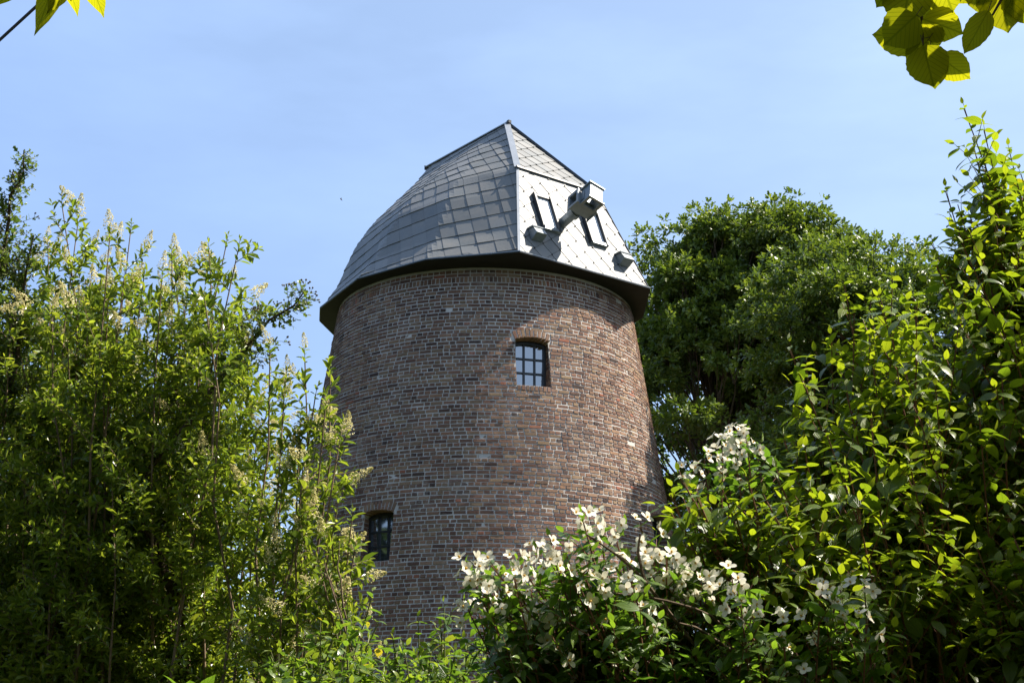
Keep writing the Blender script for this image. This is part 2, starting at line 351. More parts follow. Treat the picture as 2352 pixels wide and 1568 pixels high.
# windows
for wi, wn in enumerate(WINS[:4]):
    ph0 = wn[0]; a = math.radians(ph0); nv = A(math.sin(a), -math.cos(a), 0); tv = A(math.cos(a), math.sin(a), 0); hw = wn[1]
    cen = A(TX, TY, 0)
    win = bpy.data.objects.new('window', None); COL.objects.link(win); win.parent = tower; win.location = tuple((cen+nv*(rad(wn[2])-.3)+UP*wn[2])-np.array(tower.location)); win.empty_display_size = .2
    out_ = [(-1, wn[2])]+[(-1, wn[3]*(k/4)+wn[2]*(1-k/4)) for k in range(1, 4)]+[(s, archz(wn, s)) for s in np.linspace(-1, 1, 13)]+[(1, wn[3]*(1-k/4)+wn[2]*k/4) for k in range(1, 4)]+[(1, wn[2])]
    D = .34
    def fr(s, z): hh = hw_deg(wn, 7 if wn[2] < 8 else 10); return wp(ph0+s*hh, z)[()]
    def bk(s, z, d=D): return cen+nv*(rad(wn[2])-d)+tv*(s*hw*1.0)+UP*z
    rv = MB(); o3 = out_+[out_[0]]
    for (s0, z0), (s1, z1) in zip(o3[:-1], o3[1:]):
        rv.add([fr(s0, z0), fr(s1, z1), bk(s1, z1), bk(s0, z0)], [(0, 1, 2, 3)])
    rv.build('reveal', M['mortar'], win)
    jb = MB()
    z = wn[2]+.01
    kk = 0
    while z < wn[3]-.03:
        for s in (-1, 1):
            for (d0, d1) in ([(.02, .32)] if kk % 2 else [(.02, .12), (.135, .32)]):
                Rz = rad(z+.03); base = cen+nv*math.sqrt(Rz*Rz-hw*hw)+tv*s*hw+UP*(z+.03)
                jb.box(base-nv*(d0+d1)/2, nv*(d1-d0)/2, tv*(.006+rng.random()*.004), UP*.029, r=rng.beta(1.7, 2))
        z += CH; kk += 1
    for k in range(9):
        s = -1+2*(k+.5)/9; zz = archz(wn, s)
        jb.box(bk(s, zz-.001, .17)+nv*.0, nv*.15, tv*hw*.095, UP*.008, r=.6+.2*rng.random())
    jb.build('reveal_brickwork', M['brick'], win)
    f_ = MB(); fd = D-.03
    zsill = wn[2]+.01; zt = wn[3]-.045
    def fp(s, z, d=0): return cen+nv*(rad(wn[2])-fd+d)+tv*(s*hw)+UP*z
    for s in (-.93, .93): f_.box(fp(s, (zsill+zt)/2), tv*.035, nv*.03, UP*(zt-zsill)/2)
    f_.box(fp(0, zsill+.02), tv*(hw-.002), nv*.031, UP*.022)
    for k in range(10):
        s0, s1 = -1+.2*k, -.8+.2*k
        f_.bar(fp(s0*.97, archz(wn, s0)-.05), fp(s1*.97, archz(wn, s1)-.05), .055, .085, up=nv)
    for s in (-.32, .32): f_.box(fp(s, (zsill+wn[3])/2, .004), tv*.016, nv*.02, UP*(wn[3]-zsill)/2+UP*.02)
    H_ = wn[3]-zsill
    for q_ in (.36, .68): f_.box(fp(0, zsill+H_*q_, .002), tv*(hw-.03), nv*.018, UP*.016)
    f_.build('frame', M['frame'], win)
    pn = MB(); pn.box(fp(0, (zsill+zt)/2+.03, -.012), tv*(hw-.03), nv*.004, UP*((zt-zsill)/2+.05)); pn.build('pane', M['glass'], win)
    bx = MB(); bx.box(fp(0, (zsill+zt)/2+.03, -.10), tv*(hw+.1), nv*.01, UP*((zt-zsill)/2+.2)); bx.build('room_dark_panel', M['room'], win)  # near-black panel, the unlit room's darkness put into its colour

# ------------------------------------------------------------------ cap
MC = A(1.38065, 28.2097, 11.9); HH = A(.78427, .62041, 0); BB = A(-.62041, .78427, 0)
def lc(P):
    P = np.asarray(P, float); return MC+P[..., :1]*HH+P[..., 1:2]*BB+P[..., 2:3]*UP
eaveL = np.array([(-1.59, 0), (-2.67, 1.38), (-3.07, 3.02), (-2.72, 4.9), (-2.3, 5.6), (-1.3, 6.45), (0, 6.7)])
eaveR = eaveL[::-1][1:]*[-1, 1]
EV = np.vstack([eaveL, eaveR]); nEV = len(EV)
cap = bpy.data.objects.new('cap', None); COL.objects.link(cap); cap.parent = tower; cap.location = tuple(MC+BB*3-np.array(tower.location)); cap.empty_display_size = .3
ZT, ZA, VA, VR = 2.06, 3.87, 2.39, 5.19
zk = np.array([0, .5, 1.0, 1.5, 2.06, 2.6, 3.1, 3.5, 3.87]); rk = np.array([1, .875, .80, .718, .58, .405, .24, .10, 0.])
RID = np.stack([0*EV[:, 0], np.clip(EV[:, 1], VA, VR)], -1); RID[1, 1] = RID[-2, 1] = VA+.35
def level(z):                # polyline of the side surface at height z (nEV x 2), hips first and last
    rho = np.interp(z, zk, rk); P = RID+rho*(EV-RID)
    for i, sg in ((0, -1), (nEV-1, 1)):
        if z <= ZT: P[i] = A(sg*1.59, 0)*(1-z/ZT)+A(sg*1.01, .77)*(z/ZT)
        else: P[i] = A(sg*1.01, .77)*(1-(z-ZT)/(ZA-ZT))+A(0, VA)*((z-ZT)/(ZA-ZT))
    return P
zz = np.linspace(0, ZA, 80); LV = np.array([level(z) for z in zz])
c2 = np.c_[LV[:, 2], zz]; tt = np.r_[0, np.cumsum(np.linalg.norm(np.diff(c2, axis=0), axis=1))]; TM = tt[-1]
SEG = np.linalg.norm(np.diff(LV, axis=1), axis=2); CUM = np.concatenate([np.zeros((80, 1)), np.cumsum(SEG, 1)], 1)
def side(u, t):              # unrolled distance around and up -> local point
    t = min(max(t, 0), TM); f = np.interp(t, tt, np.arange(80)); i = min(int(f), 78); f -= i
    cum = CUM[i]*(1-f)+CUM[i+1]*f; Pl = LV[i]*(1-f)+LV[i+1]*f; u = min(max(u, 0), cum[-1])
    k = min(max(np.searchsorted(cum, u)-1, 0), nEV-2); g_ = (u-cum[k])/max(cum[k+1]-cum[k], 1e-6)
    p = Pl[k]*(1-g_)+Pl[k+1]*g_; z = zz[i]*(1-f)+zz[i+1]*f
    return A(p[0], p[1], z)
def side_n(u, t):
    e = .04; a_ = side(u+e, t)-side(u-e, t); b_ = side(u, t+e)-side(u, t-e); n = np.cross(a_, b_); l = np.linalg.norm(n)
    if l < 1e-9: return A(0, 0, 1)
    n = n/l
    if n[2] < 0 and abs(n[2]) > .2: n = -n
    c = side(u, t); 
    if np.dot(n, c-A(0, 3.4, -1.5)) < 0: n = -n
    return n
und = MB()
for i in range(79):
    a_, b_ = lc(np.c_[LV[i]*.995+A(0, 3)*.005, np.full(nEV, zz[i])]), lc(np.c_[LV[i+1]*.995+A(0, 3)*.005, np.full(nEV, zz[i+1])])
    for k in range(nEV-1): und.add([a_[k], a_[k+1], b_[k+1], b_[k]], [(3, 2, 1, 0)])
fr_ = [A(-1.585, .01, 0), A(1.585, .01, 0), A(1.0, .78, ZT), A(-1.0, .78, ZT), A(0, VA+.01, ZA-.01)]
und.add(lc(np.array(fr_)), [(0, 1, 2, 3)], [(3, 2, 4)])
und.build('underlay', M['darktrim'], cap)
# wrapped side tiles
ti = MB(); e1 = A(.325, -.034); e2 = A(.068, .365)
umax = CUM.max()
for i in range(-3, int(umax/.28)+4):
    for j in range(-4, int(TM/.3)+5):
        o = e1*i+e2*j+A(.08, .05)
        if o[1] > TM+.1 or o[1] < -.75: continue
        cs = o+.5*(e1+e2); 
        if cs[0] < -.3 or cs[1] < -.3 or cs[1] > TM+.25: continue
        fz = min(max(np.interp(min(max(cs[1], 0), TM), tt, np.arange(80)), 0), 79)
        if cs[0] > CUM[int(fz)][-1]+.3: continue
        S = 4; G = np.zeros((S, S, 3)); g2 = .004; tl = rng.normal(size=2)*.0022
        for a_ in range(S):
            for b_ in range(S):
                fa, fb = a_/(S-1), b_/(S-1); uv = o+e1*(fa*.985+.0075)+e2*(fb*.99)
                p = side(*uv); n = side_n(*uv); G[a_, b_] = p+n*(.005+.011*(1-fb)+tl[0]*(fa-.5)*2+tl[1]*(1-fb)+.007*fa)
        V = G.reshape(-1, 3); Qs = [(a_*S+b_, (a_+1)*S+b_, (a_+1)*S+b_+1, a_*S+b_+1) for a_ in range(S-1) for b_ in range(S-1)]
        # skirts along the lower edge and both sides
        sk = []; idx = [a_*S for a_ in range(S)]
        cen_ = A(0, 3.4, 0)
        Vs = []; 
        for a_ in range(S):
            uv = o+e1*(a_/(S-1)*.985+.0075); Vs.append(side(*uv)+side_n(*uv)*(-.002))
        for b_ in range(S):
            uv = o+e1*.9925+e2*(b_/(S-1)*.99); Vs.append(side(*uv)+side_n(*uv)*(-.002))
        V = np.vstack([V, Vs]); n0 = S*S
        Qs += [(a_*S, n0+a_, n0+a_+1, (a_+1)*S) for a_ in range(S-1)]
        Qs += [((S-1)*S+b_, n0+S+b_, n0+S+b_+1, (S-1)*S+b_+1) for b_ in range(S-1)]
        ti.add(lc(V), Qs, r=float(np.clip(.5+rng.normal()*.22, 0, 1)))
ti.build('side_cladding', M['clad'], cap)
# flat faces (front and hip) with clipped diamonds
def clip(poly, edges):
    for (p0, nn) in edges:
        out_ = []
        for k in range(len(poly)):
            a_, b_ = poly[k], poly[(k+1) % len(poly)]; da, db = np.dot(a_-p0, nn), np.dot(b_-p0, nn)
            if da >= 0: out_.append(a_)
            if (da >= 0) != (db >= 0): out_.append(a_+(b_-a_)*da/(da-db))
        poly = out_
        if len(poly) < 3: return None
    return np.array(poly)
def facets(name, Pl, O, X, Y_, Nn, va, vb, clips_mb):
    pl = np.array(Pl); ctr = pl.mean(0); ed = []
    for k in range(len(pl)):
        d = pl[(k+1) % len(pl)]-pl[k]; n_ = A(-d[1], d[0])
        if np.dot(n_, ctr-pl[k]) < 0: n_ = -n_
        ed.append((pl[k], n_))
    f_ = MB()
    for i in range(-14, 15):
        for j in range(-14, 15):
            o = va*i+vb*j+A(.02, .06); q = [o, o+va*.99, o+va*.99+vb*.985, o+vb*.985]
            # lowest corner is o+va (va runs down-right)
            c = clip([A(*x) for x in q], ed)
            if c is None: continue
            inv = np.linalg.inv(np.array([va, vb]).T); ab = (inv@(c-o).T).T
            h_ = .004+.011*(ab[:, 0])+.007*(1-ab[:, 1])+rng.normal()*.0012
            top = [O+X*p[0]+Y_*p[1]+Nn*hh for p, hh in zip(c, h_)]; bot = [O+X*p[0]+Y_*p[1]+Nn*.001 for p in c]
            m_ = len(c); V = top+bot; ctr3 = len(V); V = V+[np.mean(top, 0)]
            T = []; Qs = []
            ar = np.cross(c[1]-c[0], c[2]-c[0])
            for k in range(m_):
                k2 = (k+1) % m_
                T.append((ctr3, k, k2) if ar > 0 else (ctr3, k2, k)); Qs.append((k2, k, m_+k, m_+k2) if ar > 0 else (k, k2, m_+k2, m_+k))
            f_.add(V, Qs, T, r=float(np.clip(.55+rng.normal()*.2, 0, 1)))
            lp = o+va
            if clips_mb is not None and all(np.dot(lp-p0, nn) > .01 for p0, nn in ed):
                f_.box(O+X*lp[0]+Y_*lp[1]+Nn*.018, X*.010, Y_*.010, Nn*.010, -1.0)
    f_.build(name, M['clad'], cap)
FL = math.hypot(.77, 2.06); FX = HH; FY = (BB*.77+UP*2.06)/FL; FN = np.cross(FX, FY); FN = FN if FN[1] < 0 else -FN
cl = MB()
facets('front_cladding', [(-1.59, 0), (1.59, 0), (1.01, FL), (-1.01, FL)], MC, FX, FY, FN, A(.151, -.221), A(.252, .18), cl)
TO = lc(A(0, .77, ZT)); HLn = math.hypot(VA-.77, ZA-ZT); HY = (BB*(VA-.77)+UP*(ZA-ZT))/HLn; HN = np.cross(FX, HY); HN = HN if HN[1] < 0 else -HN
facets('hip_cladding', [(-1.01, 0), (1.01, 0), (0, HLn)], TO, FX, HY, HN, A(.151, -.221), A(.252, .18), cl)
# trims
tr = MB(); dk = MB()
aL, aR, tL, tR, ap, rg = [lc(A(*x)) for x in ((-1.59, 0, 0), (1.59, 0, 0), (-1.01, .77, ZT), (1.01, .77, ZT), (0, VA, ZA), (0, VR, ZA))]
oL = nrm(FN+lc(A(-1, .6, .3))-MC)*.012
tr.bar(aL+oL, tL+oL, .05, .024, up=FN-HH*.5)
tr.bar(tL+UP*.025-HH*.01, ap+UP*.03, .12, .02, up=nrm(HN-HH*.6))
tr.bar(ap+UP*.02-BB*.06, rg+UP*.02+BB*.04, .10, .02)
tr.build('ridge_and_hip_trim', M['trim'], cap)
dk.bar(tR+UP*.03, ap+UP*.04, .10, .05, up=nrm(HN+HH*.6))
dk.bar(aR, tR, .05, .04, up=FN+HH*.5)
dk.bar(tL-HH*.05+FN*.03, tR+HH*.05+FN*.03, .05, .045, up=FN)
dk.build('dark_flashing', M['darktrim'], cap)
dk = MB(); dk.box(rg+UP*.0+BB*.05, HH*.055, BB*.012, UP*.05); dk.build('ridge_end', M['darktrim'], cap)
dk = MB(); dk.box(ap+UP*.03-BB*.07, HH*.035, BB*.03, UP*.03); dk.build('ridge_end', M['darktrim'], cap)
# eave: fascia band, soffit, drip edge
ring = np.vstack([EV, EV[:1]]); cc = A(0, 3.0)
def offp(s, z):              # closed eave ring grown outwards by s metres
    d = ring-cc; return lc(np.c_[cc+d*(1+s/np.linalg.norm(d, axis=1, keepdims=True)), np.full(len(ring), z)])
fa = MB(); rings = [offp(-.02, .02), offp(.055, .0), offp(.055, -.035), offp(.04, -.04)]
for r0, r1 in zip(rings[:-1], rings[1:]):
    for k in range(len(ring)-1): fa.add([r0[k], r0[k+1], r1[k+1], r1[k]], [(0, 1, 2, 3)])
fa.build('eave_edge', M['darktrim'], cap)
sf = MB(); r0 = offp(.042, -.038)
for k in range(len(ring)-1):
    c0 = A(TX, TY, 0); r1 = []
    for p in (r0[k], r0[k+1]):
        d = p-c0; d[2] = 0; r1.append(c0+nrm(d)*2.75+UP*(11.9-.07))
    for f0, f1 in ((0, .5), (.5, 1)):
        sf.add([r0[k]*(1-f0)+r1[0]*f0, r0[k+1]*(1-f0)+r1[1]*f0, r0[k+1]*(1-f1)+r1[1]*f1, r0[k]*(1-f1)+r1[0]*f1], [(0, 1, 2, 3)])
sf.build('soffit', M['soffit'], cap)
dr = MB(); e0 = offp(.057, -.012)
for k in range(len(ring)-1): dr.bar(e0[k], e0[k+1], .006, .010)
dr.build('drip_edge', M['trim'], cap)
# skylights
def fpnt(a_, b_, n_=0): return MC+FX*a_+FY*b_+FN*n_
for ac in (-.655, .535):
    s_ = bpy.data.objects.new('skylight', None); COL.objects.link(s_); s_.parent = tower; s_.location = tuple(fpnt(ac, 1.14)-np.array(tower.location)); s_.empty_display_size = .2
    f_ = MB()
    for sg in (-1, 1): f_.box(fpnt(ac+sg*.195, 1.15, .05), FX*.02, FY*.43, FN*.055)
    f_.box(fpnt(ac, 1.535, .04), FX*.175, FY*.02, FN*.045)
    f_.build('frame', M['darktrim'], s_)
    f2 = MB(); f2.box(fpnt(ac, .745, .04), FX*.213, FY*.035, FN*.045); f2.build('bottom_rail', M['steel'], s_)
    g_ = MB(); g_.box(fpnt(ac, 1.145, .03), FX*.174, FY*.37, FN*.006); g_.build('pane', M['glareglass'], s_)
# vent hoods
for ac in (-1.10, 1.07):
    v_ = MB(); o = A(ac, .42, 0)
    P8 = []
    prof = [(.62, .0), (.58, .14), (.40, .20), (.36, 0)]     # (up, out)
    for sg in (-1, 1):
        for (u_, n_) in prof: P8.append(fpnt(ac+sg*.125, u_, n_+.02))
    v_.add(P8, [(0, 4, 5, 1), (1, 5, 6, 2), (2, 6, 7, 3), (0, 1, 2, 3), (7, 6, 5, 4)])
    v_.box(fpnt(ac, .60, .09), FX*.15, nrm(FY*-.04+FN*.14)*.10, nrm(FY*.14+FN*.04)*.012)
    v_.build('vent_hood', M['steel'], tower)
# windshaft and poll end
th = math.radians(16.5); Wd = -BB*math.cos(th)+UP*math.sin(th); SB = fpnt(-.29, 1.02)
hp = nrm(HH-np.dot(HH, Wd)*Wd); vp = np.cross(hp, Wd); vp = vp if vp[2] > 0 else -vp
ro = math.radians(17); C1 = hp*math.cos(ro)-vp*math.sin(ro); C2 = vp*math.cos(ro)+hp*math.sin(ro)
sh = bpy.data.objects.new('windshaft', None); COL.objects.link(sh); sh.parent = tower; sh.location = tuple(SB-np.array(tower.location)); sh.empty_display_size = .2
s_ = MB(); s_.tube([SB-Wd*.3, SB+Wd*.55], [.10, .10], 20, True); s_.build('shaft', M['steel'], sh, smooth=False)
s_ = MB(); s_.tube([SB+Wd*.34, SB+Wd*.345, SB+Wd*.455, SB+Wd*.46], [.10, .128, .128, .10], 24, True); s_.build('collar', M['steel'], sh)
def canister(name, c, ax, la, cr, lc_, fl):   # open square tube along ax, cross axes cr and Wd
    b_ = MB(); tk = .014
    for sg in (-1, 1):
        b_.box(c+cr*sg*(lc_-tk), ax*la, cr*tk, Wd*.13)
        b_.box(c+Wd*sg*(.13-tk*.9), ax*la*.998, cr*(lc_-2*tk), Wd*tk)
        for s2 in (-1, 1):      # flanges
            b_.box(c+ax*sg*(la-.008)+cr*s2*(lc_+.014), ax*.012, cr*.018, Wd*.158)
            b_.box(c+ax*sg*(la-.008)+Wd*s2*(.13+.012), ax*.0118, cr*(lc_-.002), Wd*.017)
    return b_.build(name, M['steel'], sh)
CEN = SB+Wd*.94
canister('outer_stock_box', CEN, C2, .20, C1, .145, 1)
canister('inner_stock_box', SB+Wd*.665, C1, .24, C2, .145, 1)
gs = MB()
for s1 in (-1, 1):
    gs.box(SB+Wd*.80+C2*.0+C1*s1*.15, Wd*.10, C1*.010, C2*.10)
    gs.box(SB+Wd*.80+C2*s1*.10, Wd*.06, C1*.13, C2*.008)
gs.build('stiffener', M['steel'], sh)

# ------------------------------------------------------------------ foliage machinery
T6 = (np.array([(0, 0, 0), (.36, -.5, .10), (.74, -.34, .09), (1, 0, -.06), (.74, .34, .09), (.36, .5, .10)]), np.array([(0, 1, 2, 3), (0, 3, 4, 5)]))
def big_template(hw, ts, fold=.16, droop=.22, tip=True, jag=0):
    V = []; Q = []
    for k, (t_, h_) in enumerate(zip(ts, hw)):
        z = -droop*t_*t_
        j_ = jag*(1 if k % 2 else -1)
        V += [(t_+j_*.0, -h_, z+fold*h_-.25*h_*h_), (t_, 0, z), (t_, h_, z+fold*h_-.25*h_*h_)]
    for k in range(len(ts)-1):
        a_ = k*3; Q += [(a_, a_+3, a_+4, a_+1), (a_+1, a_+4, a_+5, a_+2)]
    return (np.array(V), np.array(Q))
TBIG = big_template([.01, .26, .44, .5, .42, .25, .09, .004], [0, .1, .25, .42, .6, .78, .9, 1.0], droop=.3)
TOAK = (np.array([(0, 0, 0), (.3, -.22, .05), (.42, -.5, .0), (.62, -.28, .08), (.85, -.36, .02), (1, 0, -.05), (.85, .36, .02), (.62, .28, .08), (.42, .5, 0), (.3, .22, .05), (.5, 0, 0)]),
        np.array([(0, 1, 2, 10), (10, 2, 3, 10), (10, 3, 4, 5), (0, 10, 8, 9), (10, 5, 6, 7)]))
TOAK = (np.array([(0, 0, 0), (.38, -.5, .06), (.55, -.22, .0), (.82, -.36, .05), (1, 0, -.05), (.82, .36, .05), (.55, .22, 0), (.38, .5, .06)]), np.array([(0, 1, 2, 6), (0, 6, 7, 0), (2, 3, 4, 6), (4, 5, 6, 4)]))
class LB:
    def __init__(s): s.a = []
    def add(s, pos, d, n, ln, wd, rd):
        k = len(pos); s.a.append(np.c_[pos, d, n, np.broadcast_to(ln, (k,)), np.broadcast_to(wd, (k,)), np.broadcast_to(rd, (k,))])
    def count(s): return sum(len(x) for x in s.a)
    def build(s, name, tpl, mat, parent, uv=False, smooth=False):
        D = np.vstack(s.a); pos, d, n = D[:, :3], nrm(D[:, 3:6]), D[:, 6:9]; ln, wd, rd = D[:, 9], D[:, 10], D[:, 11]
        y = nrm(np.cross(n, d)); z = np.cross(d, y); TV, TQ = tpl
        # each leaf bends and folds its own way
        kf = rng.uniform(.4, 2.2, len(D))[:, None, None]; 
        V = pos[:, None]+d[:, None]*(TV[None, :, 0:1]*ln[:, None, None])+y[:, None]*(TV[None, :, 1:2]*wd[:, None, None])+z[:, None]*(TV[None, :, 2:3]*kf*ln[:, None, None])
        k = len(TV); Qs = (TQ[None]+np.arange(len(D))[:, None, None]*k).reshape(-1, 4)
        tri = Qs[:, 0] == Qs[:, 3]; T = Qs[tri][:, :3]; Qs = Qs[~tri]
        u = np.tile(TV[:, :2], (len(D), 1)) if uv else None
        return build(name, V.reshape(-1, 3), Qs, T, mat, parent, rnd=np.clip(np.repeat(rd, k), 0, 1), uv=u, smooth=smooth)

def rdir(n): return nrm(rng.normal(size=(n, 3)))
def shoot(lb, tb, p0, d, Ln, nodes, leaf, ratio, bend=.3, spread=.85, up=.8, r0=.002, flop=0., vary=.25, two=True, end=True):
    """one leafy twig; returns its tip and tip direction"""
    d = nrm(d); ts = np.linspace(0, 1, 5); dd = nrm(d[None]+ts[:, None]*bend*(UP+rng.normal(size=3)*.35)[None])
    P = p0+np.vstack([np.zeros(3), np.cumsum(dd[:-1]*Ln/4, 0)])
    if tb is not None: tb.tube(P, np.linspace(r0, r0*.45, 5), 3)
    f = (np.arange(nodes)+.6)/nodes*.98; pos = np.stack([np.interp(f, ts, P[:, k]) for k in range(3)], -1); ax = nrm(np.stack([np.interp(f, ts, dd[:, k]) for k in range(3)], -1))
    s1 = nrm(np.cross(ax, rdir(1)[0]+UP*.5)); s2 = np.cross(ax, s1); ph_ = rng.uniform(0, 6)+np.arange(nodes)*1.57
    c, s_ = np.cos(ph_)[:, None], np.sin(ph_)[:, None]
    for sg in ((1, -1) if two else (1,)):
        rdl = s1*c*sg+s2*s_*sg; dl = nrm(ax*(1-spread*.6)+rdl*spread+rng.normal(size=(nodes, 3))*.16-UP*flop)
        nn = nrm(UP*up+ax*.5+rng.normal(size=(nodes, 3))*.35)
        ll = leaf*(1+rng.normal(size=nodes)*vary)*(.6+.4*np.sin(np.pi*np.clip(f*.85+.12, 0, 1))); ll = np.maximum(ll, leaf*.3)
        lb.add(pos, dl, nn, ll, ll*ratio, rng.random(nodes)*.75+.25*f)
    if end: lb.add(P[-1:], dd[-1:]+rng.normal(size=3)*.2, nrm(UP+rdir(1)), leaf*.6, leaf*.6*ratio, .9)
    return P[-1], dd[-1]
def curve(p0, p1, bow, n=9, wig=.02):
    t_ = np.linspace(0, 1, n)[:, None]; P = p0*(1-t_)+p1*t_+bow*(4*t_*(1-t_))
    P[1:-1] += rng.normal(size=(n-2, 3))*wig; return P
def at_curve(P, t_):
    f = t_*(len(P)-1); i = min(int(f), len(P)-2); return P[i]+(P[i+1]-P[i])*(f-i), nrm(P[i+1]-P[i])
def inpoly(pg, x, y):
    ins = False; j = len(pg)-1
    for i in range(len(pg)):
        if (pg[i][1] > y) != (pg[j][1] > y) and x < (pg[j][0]-pg[i][0])*(y-pg[i][1])/(pg[j][1]-pg[i][1])+pg[i][0]: ins = not ins
        j = i
    return ins
def fill(pg, n, y0, y1):
    xs = [p[0] for p in pg]; ys = [p[1] for p in pg]; o = []
    while len(o) < n:
        x, y = rng.uniform(min(xs), max(xs)), rng.uniform(min(ys), max(ys))
        if inpoly(pg, x, y): o.append((x, y, rng.uniform(y0, y1)))
    return o

rng = np.random.default_rng(21)
# florets -----------------------------------------------------------
def panicle_mesh():
    V = []; Qs = []; R = []; k = 0
    V_ = []
    for i in range(170):
        h_ = rng.random()**.8; rr = (.027*(1-h_)**.8+.003)*math.sqrt(rng.random()); a_ = rng.uniform(0, 6.28)
        c = A(rr*math.cos(a_), rr*math.sin(a_), h_*.092); n = nrm(A(math.cos(a_), math.sin(a_), .6)+rng.normal(size=3)*.5)
        x = nrm(np.cross(n, rdir(1)[0])); y = np.cross(n, x); s = rng.uniform(.003, .0056)*(1-.3*h_)
        V_ += [c+x*s, c+y*s*.5+n*s*.3, c-x*s, c-y*s*.5+n*s*.3]; Qs.append((k, k+1, k+2, k+3)); k += 4
        V_ += [c+y*s, c+x*s*.5-n*s*.2, c-y*s, c-x*s*.5-n*s*.2]; Qs.append((k, k+1, k+2, k+3)); k += 4
        R += [np.clip(.85-.6*h_+rng.normal()*.2, 0, 1)]*8
    o = build('flower_panicle', np.array(V_), Qs, mat=M['panicle'], rnd=R); me = o.data; bpy.data.objects.remove(o); return me
PAN = [panicle_mesh() for _ in range(4)]
def orient(o, d, s):
    q = Vector(d).to_track_quat('Z', 'Y'); o.rotation_mode = 'QUATERNION'; o.rotation_quaternion = q; o.scale = (s, s, s)
def put(name, me, loc, d, s, parent):
    o = bpy.data.objects.new(name, me); COL.objects.link(o); o.parent = parent; o.location = tuple(np.array(loc)-gloc(parent)); orient(o, d, s); return o

def privet(label, base, tips, npan, group='privet bushes flowering in the hedge on the left', spacing=.062, leaf=.047, plump=1.0):
    root = empty('privet_bush', base, label, 'bush', group); lb = LB(); tb = MB(); ends = []
    for (px, py, Y) in tips:
        tip = pt(px, py, Y); b0 = np.array(base)+A(rng.normal()*.18, rng.normal()*.18, 0)
        b0[0] += (tip[0]-b0[0])*.35; b0[1] += (tip[1]-b0[1])*.5
        bow = A((b0[0]-tip[0])*.12+rng.normal()*.06, rng.normal()*.06, 0); P = curve(b0, tip, bow, 10, .018); H_ = np.linalg.norm(tip-b0)
        tb.tube(P, np.linspace(.013, .0024, 10), 5)
        t_ = max(.38, 1-1.75/H_)
        while t_ < .985:
            p, ax = at_curve(P, t_); fr1 = 1-t_; Ls = (.08+min(.26, .04+fr1*H_*.26)*rng.uniform(.3, 1.1))*plump
            rd_ = rdir(1)[0]; rd_ = nrm(rd_-ax*np.dot(rd_, ax)); d = ax*rng.uniform(.15, .75)+rd_*.95+UP*.1
            e_, de = shoot(lb, tb, p, d, Ls, max(3, int(Ls/.022)), leaf, .35, r0=.0022, bend=rng.uniform(-.25, .5))
            ends.append((e_, de, t_))
            for _ in range(int(Ls/.09)):
                q = p+(e_-p)*rng.uniform(.3, .85); r2 = nrm(d+rdir(1)[0]*.9+UP*.2)
                e2_, de2 = shoot(lb, None if rng.random() < .4 else tb, q, r2, Ls*.45, max(3, int(Ls*.45/.022)), leaf*.9, .33, r0=.0014); ends.append((e2_, de2, t_))
            t_ += spacing/H_*rng.uniform(.6, 1.4)
        e_, de = shoot(lb, tb, tip-ax*.03, ax, .07, 4, leaf*.8, .33); ends.append((e_+ax*.0, de, 1.3))
    lb.build('foliage', T6, M['privet'], root); tb.build('stems', M['twig'], root)
    sc_ = np.array([e[0][2]*.8+e[2]*.9+rng.normal()*.75 for e in ends]); order = np.argsort(-sc_)[:npan]
    for k in order:
        e_, de, _ = ends[k]; put('flower_panicle', PAN[rng.integers(4)], e_, nrm(de+UP*.3+rng.normal(size=3)*.35), rng.uniform(.6, 1.3), root)
    return root
def gp(px, Y): v = pt(px, 1500, Y); return (float(v[0]), Y, 0.0)

# left hedge ---------------------------------------------------------
f1 = fill([(0, 760), (110, 640), (250, 600), (250, 1560), (0, 1560)], 28, 6.4, 8.4)
privet('privet bush at the left edge of the photo, dark and dense with few flowers', gp(60, 7.2), [(60, 640, 6.9), (25, 720, 6.6), (110, 560, 7.2), (5, 690, 7.0)]+f1, 34)
f2 = fill([(120, 620), (330, 620), (420, 760), (430, 1560), (150, 1560)], 26, 6.1, 8.2)
privet('tallest privet bush with a pointed cream flower head at its top', gp(260, 7.0), [(142, 468, 6.5), (178, 520, 6.7), (215, 590, 6.9), (252, 545, 6.2), (300, 530, 6.8), (120, 690, 6.3), (330, 640, 6.6), (285, 640, 6.2)]+f2, 75)
f3 = fill([(360, 700), (545, 640), (590, 760), (560, 1000), (600, 1560), (380, 1560)], 17, 6.0, 7.8)
privet('privet bush with a rounded pale-flowered crown, just right of the tallest bush', gp(470, 6.8), [(395, 590, 6.6), (372, 640, 6.3), (425, 690, 6.4), (480, 575, 6.3), (520, 560, 6.6), (548, 570, 6.2), (470, 690, 6.0), (555, 690, 6.4), (400, 600, 6.9)]+f3, 70)
f4 = fill([(580, 1240), (720, 1240), (720, 1350), (690, 1480), (700, 1560), (560, 1560)], 5, 5.4, 6.4)
privet('loose open privet bush leaning right in front of the brick tower', gp(640, 6.0), [(620, 812, 6.0), (655, 870, 5.9), (700, 822, 5.9), (758, 850, 5.8), (725, 905, 5.8), (748, 930, 5.7), (690, 960, 5.8), (785, 985, 5.7), (695, 1080, 5.6), (650, 1100, 5.8), (775, 1165, 5.5), (808, 1195, 5.5), (815, 1262, 5.4), (760, 1235, 5.5), (690, 1215, 5.6), (735, 1305, 5.4), (700, 1180, 5.7), (560, 1120, 6.2), (590, 1010, 6.2)]+f4, 85, spacing=.052, plump=.52)

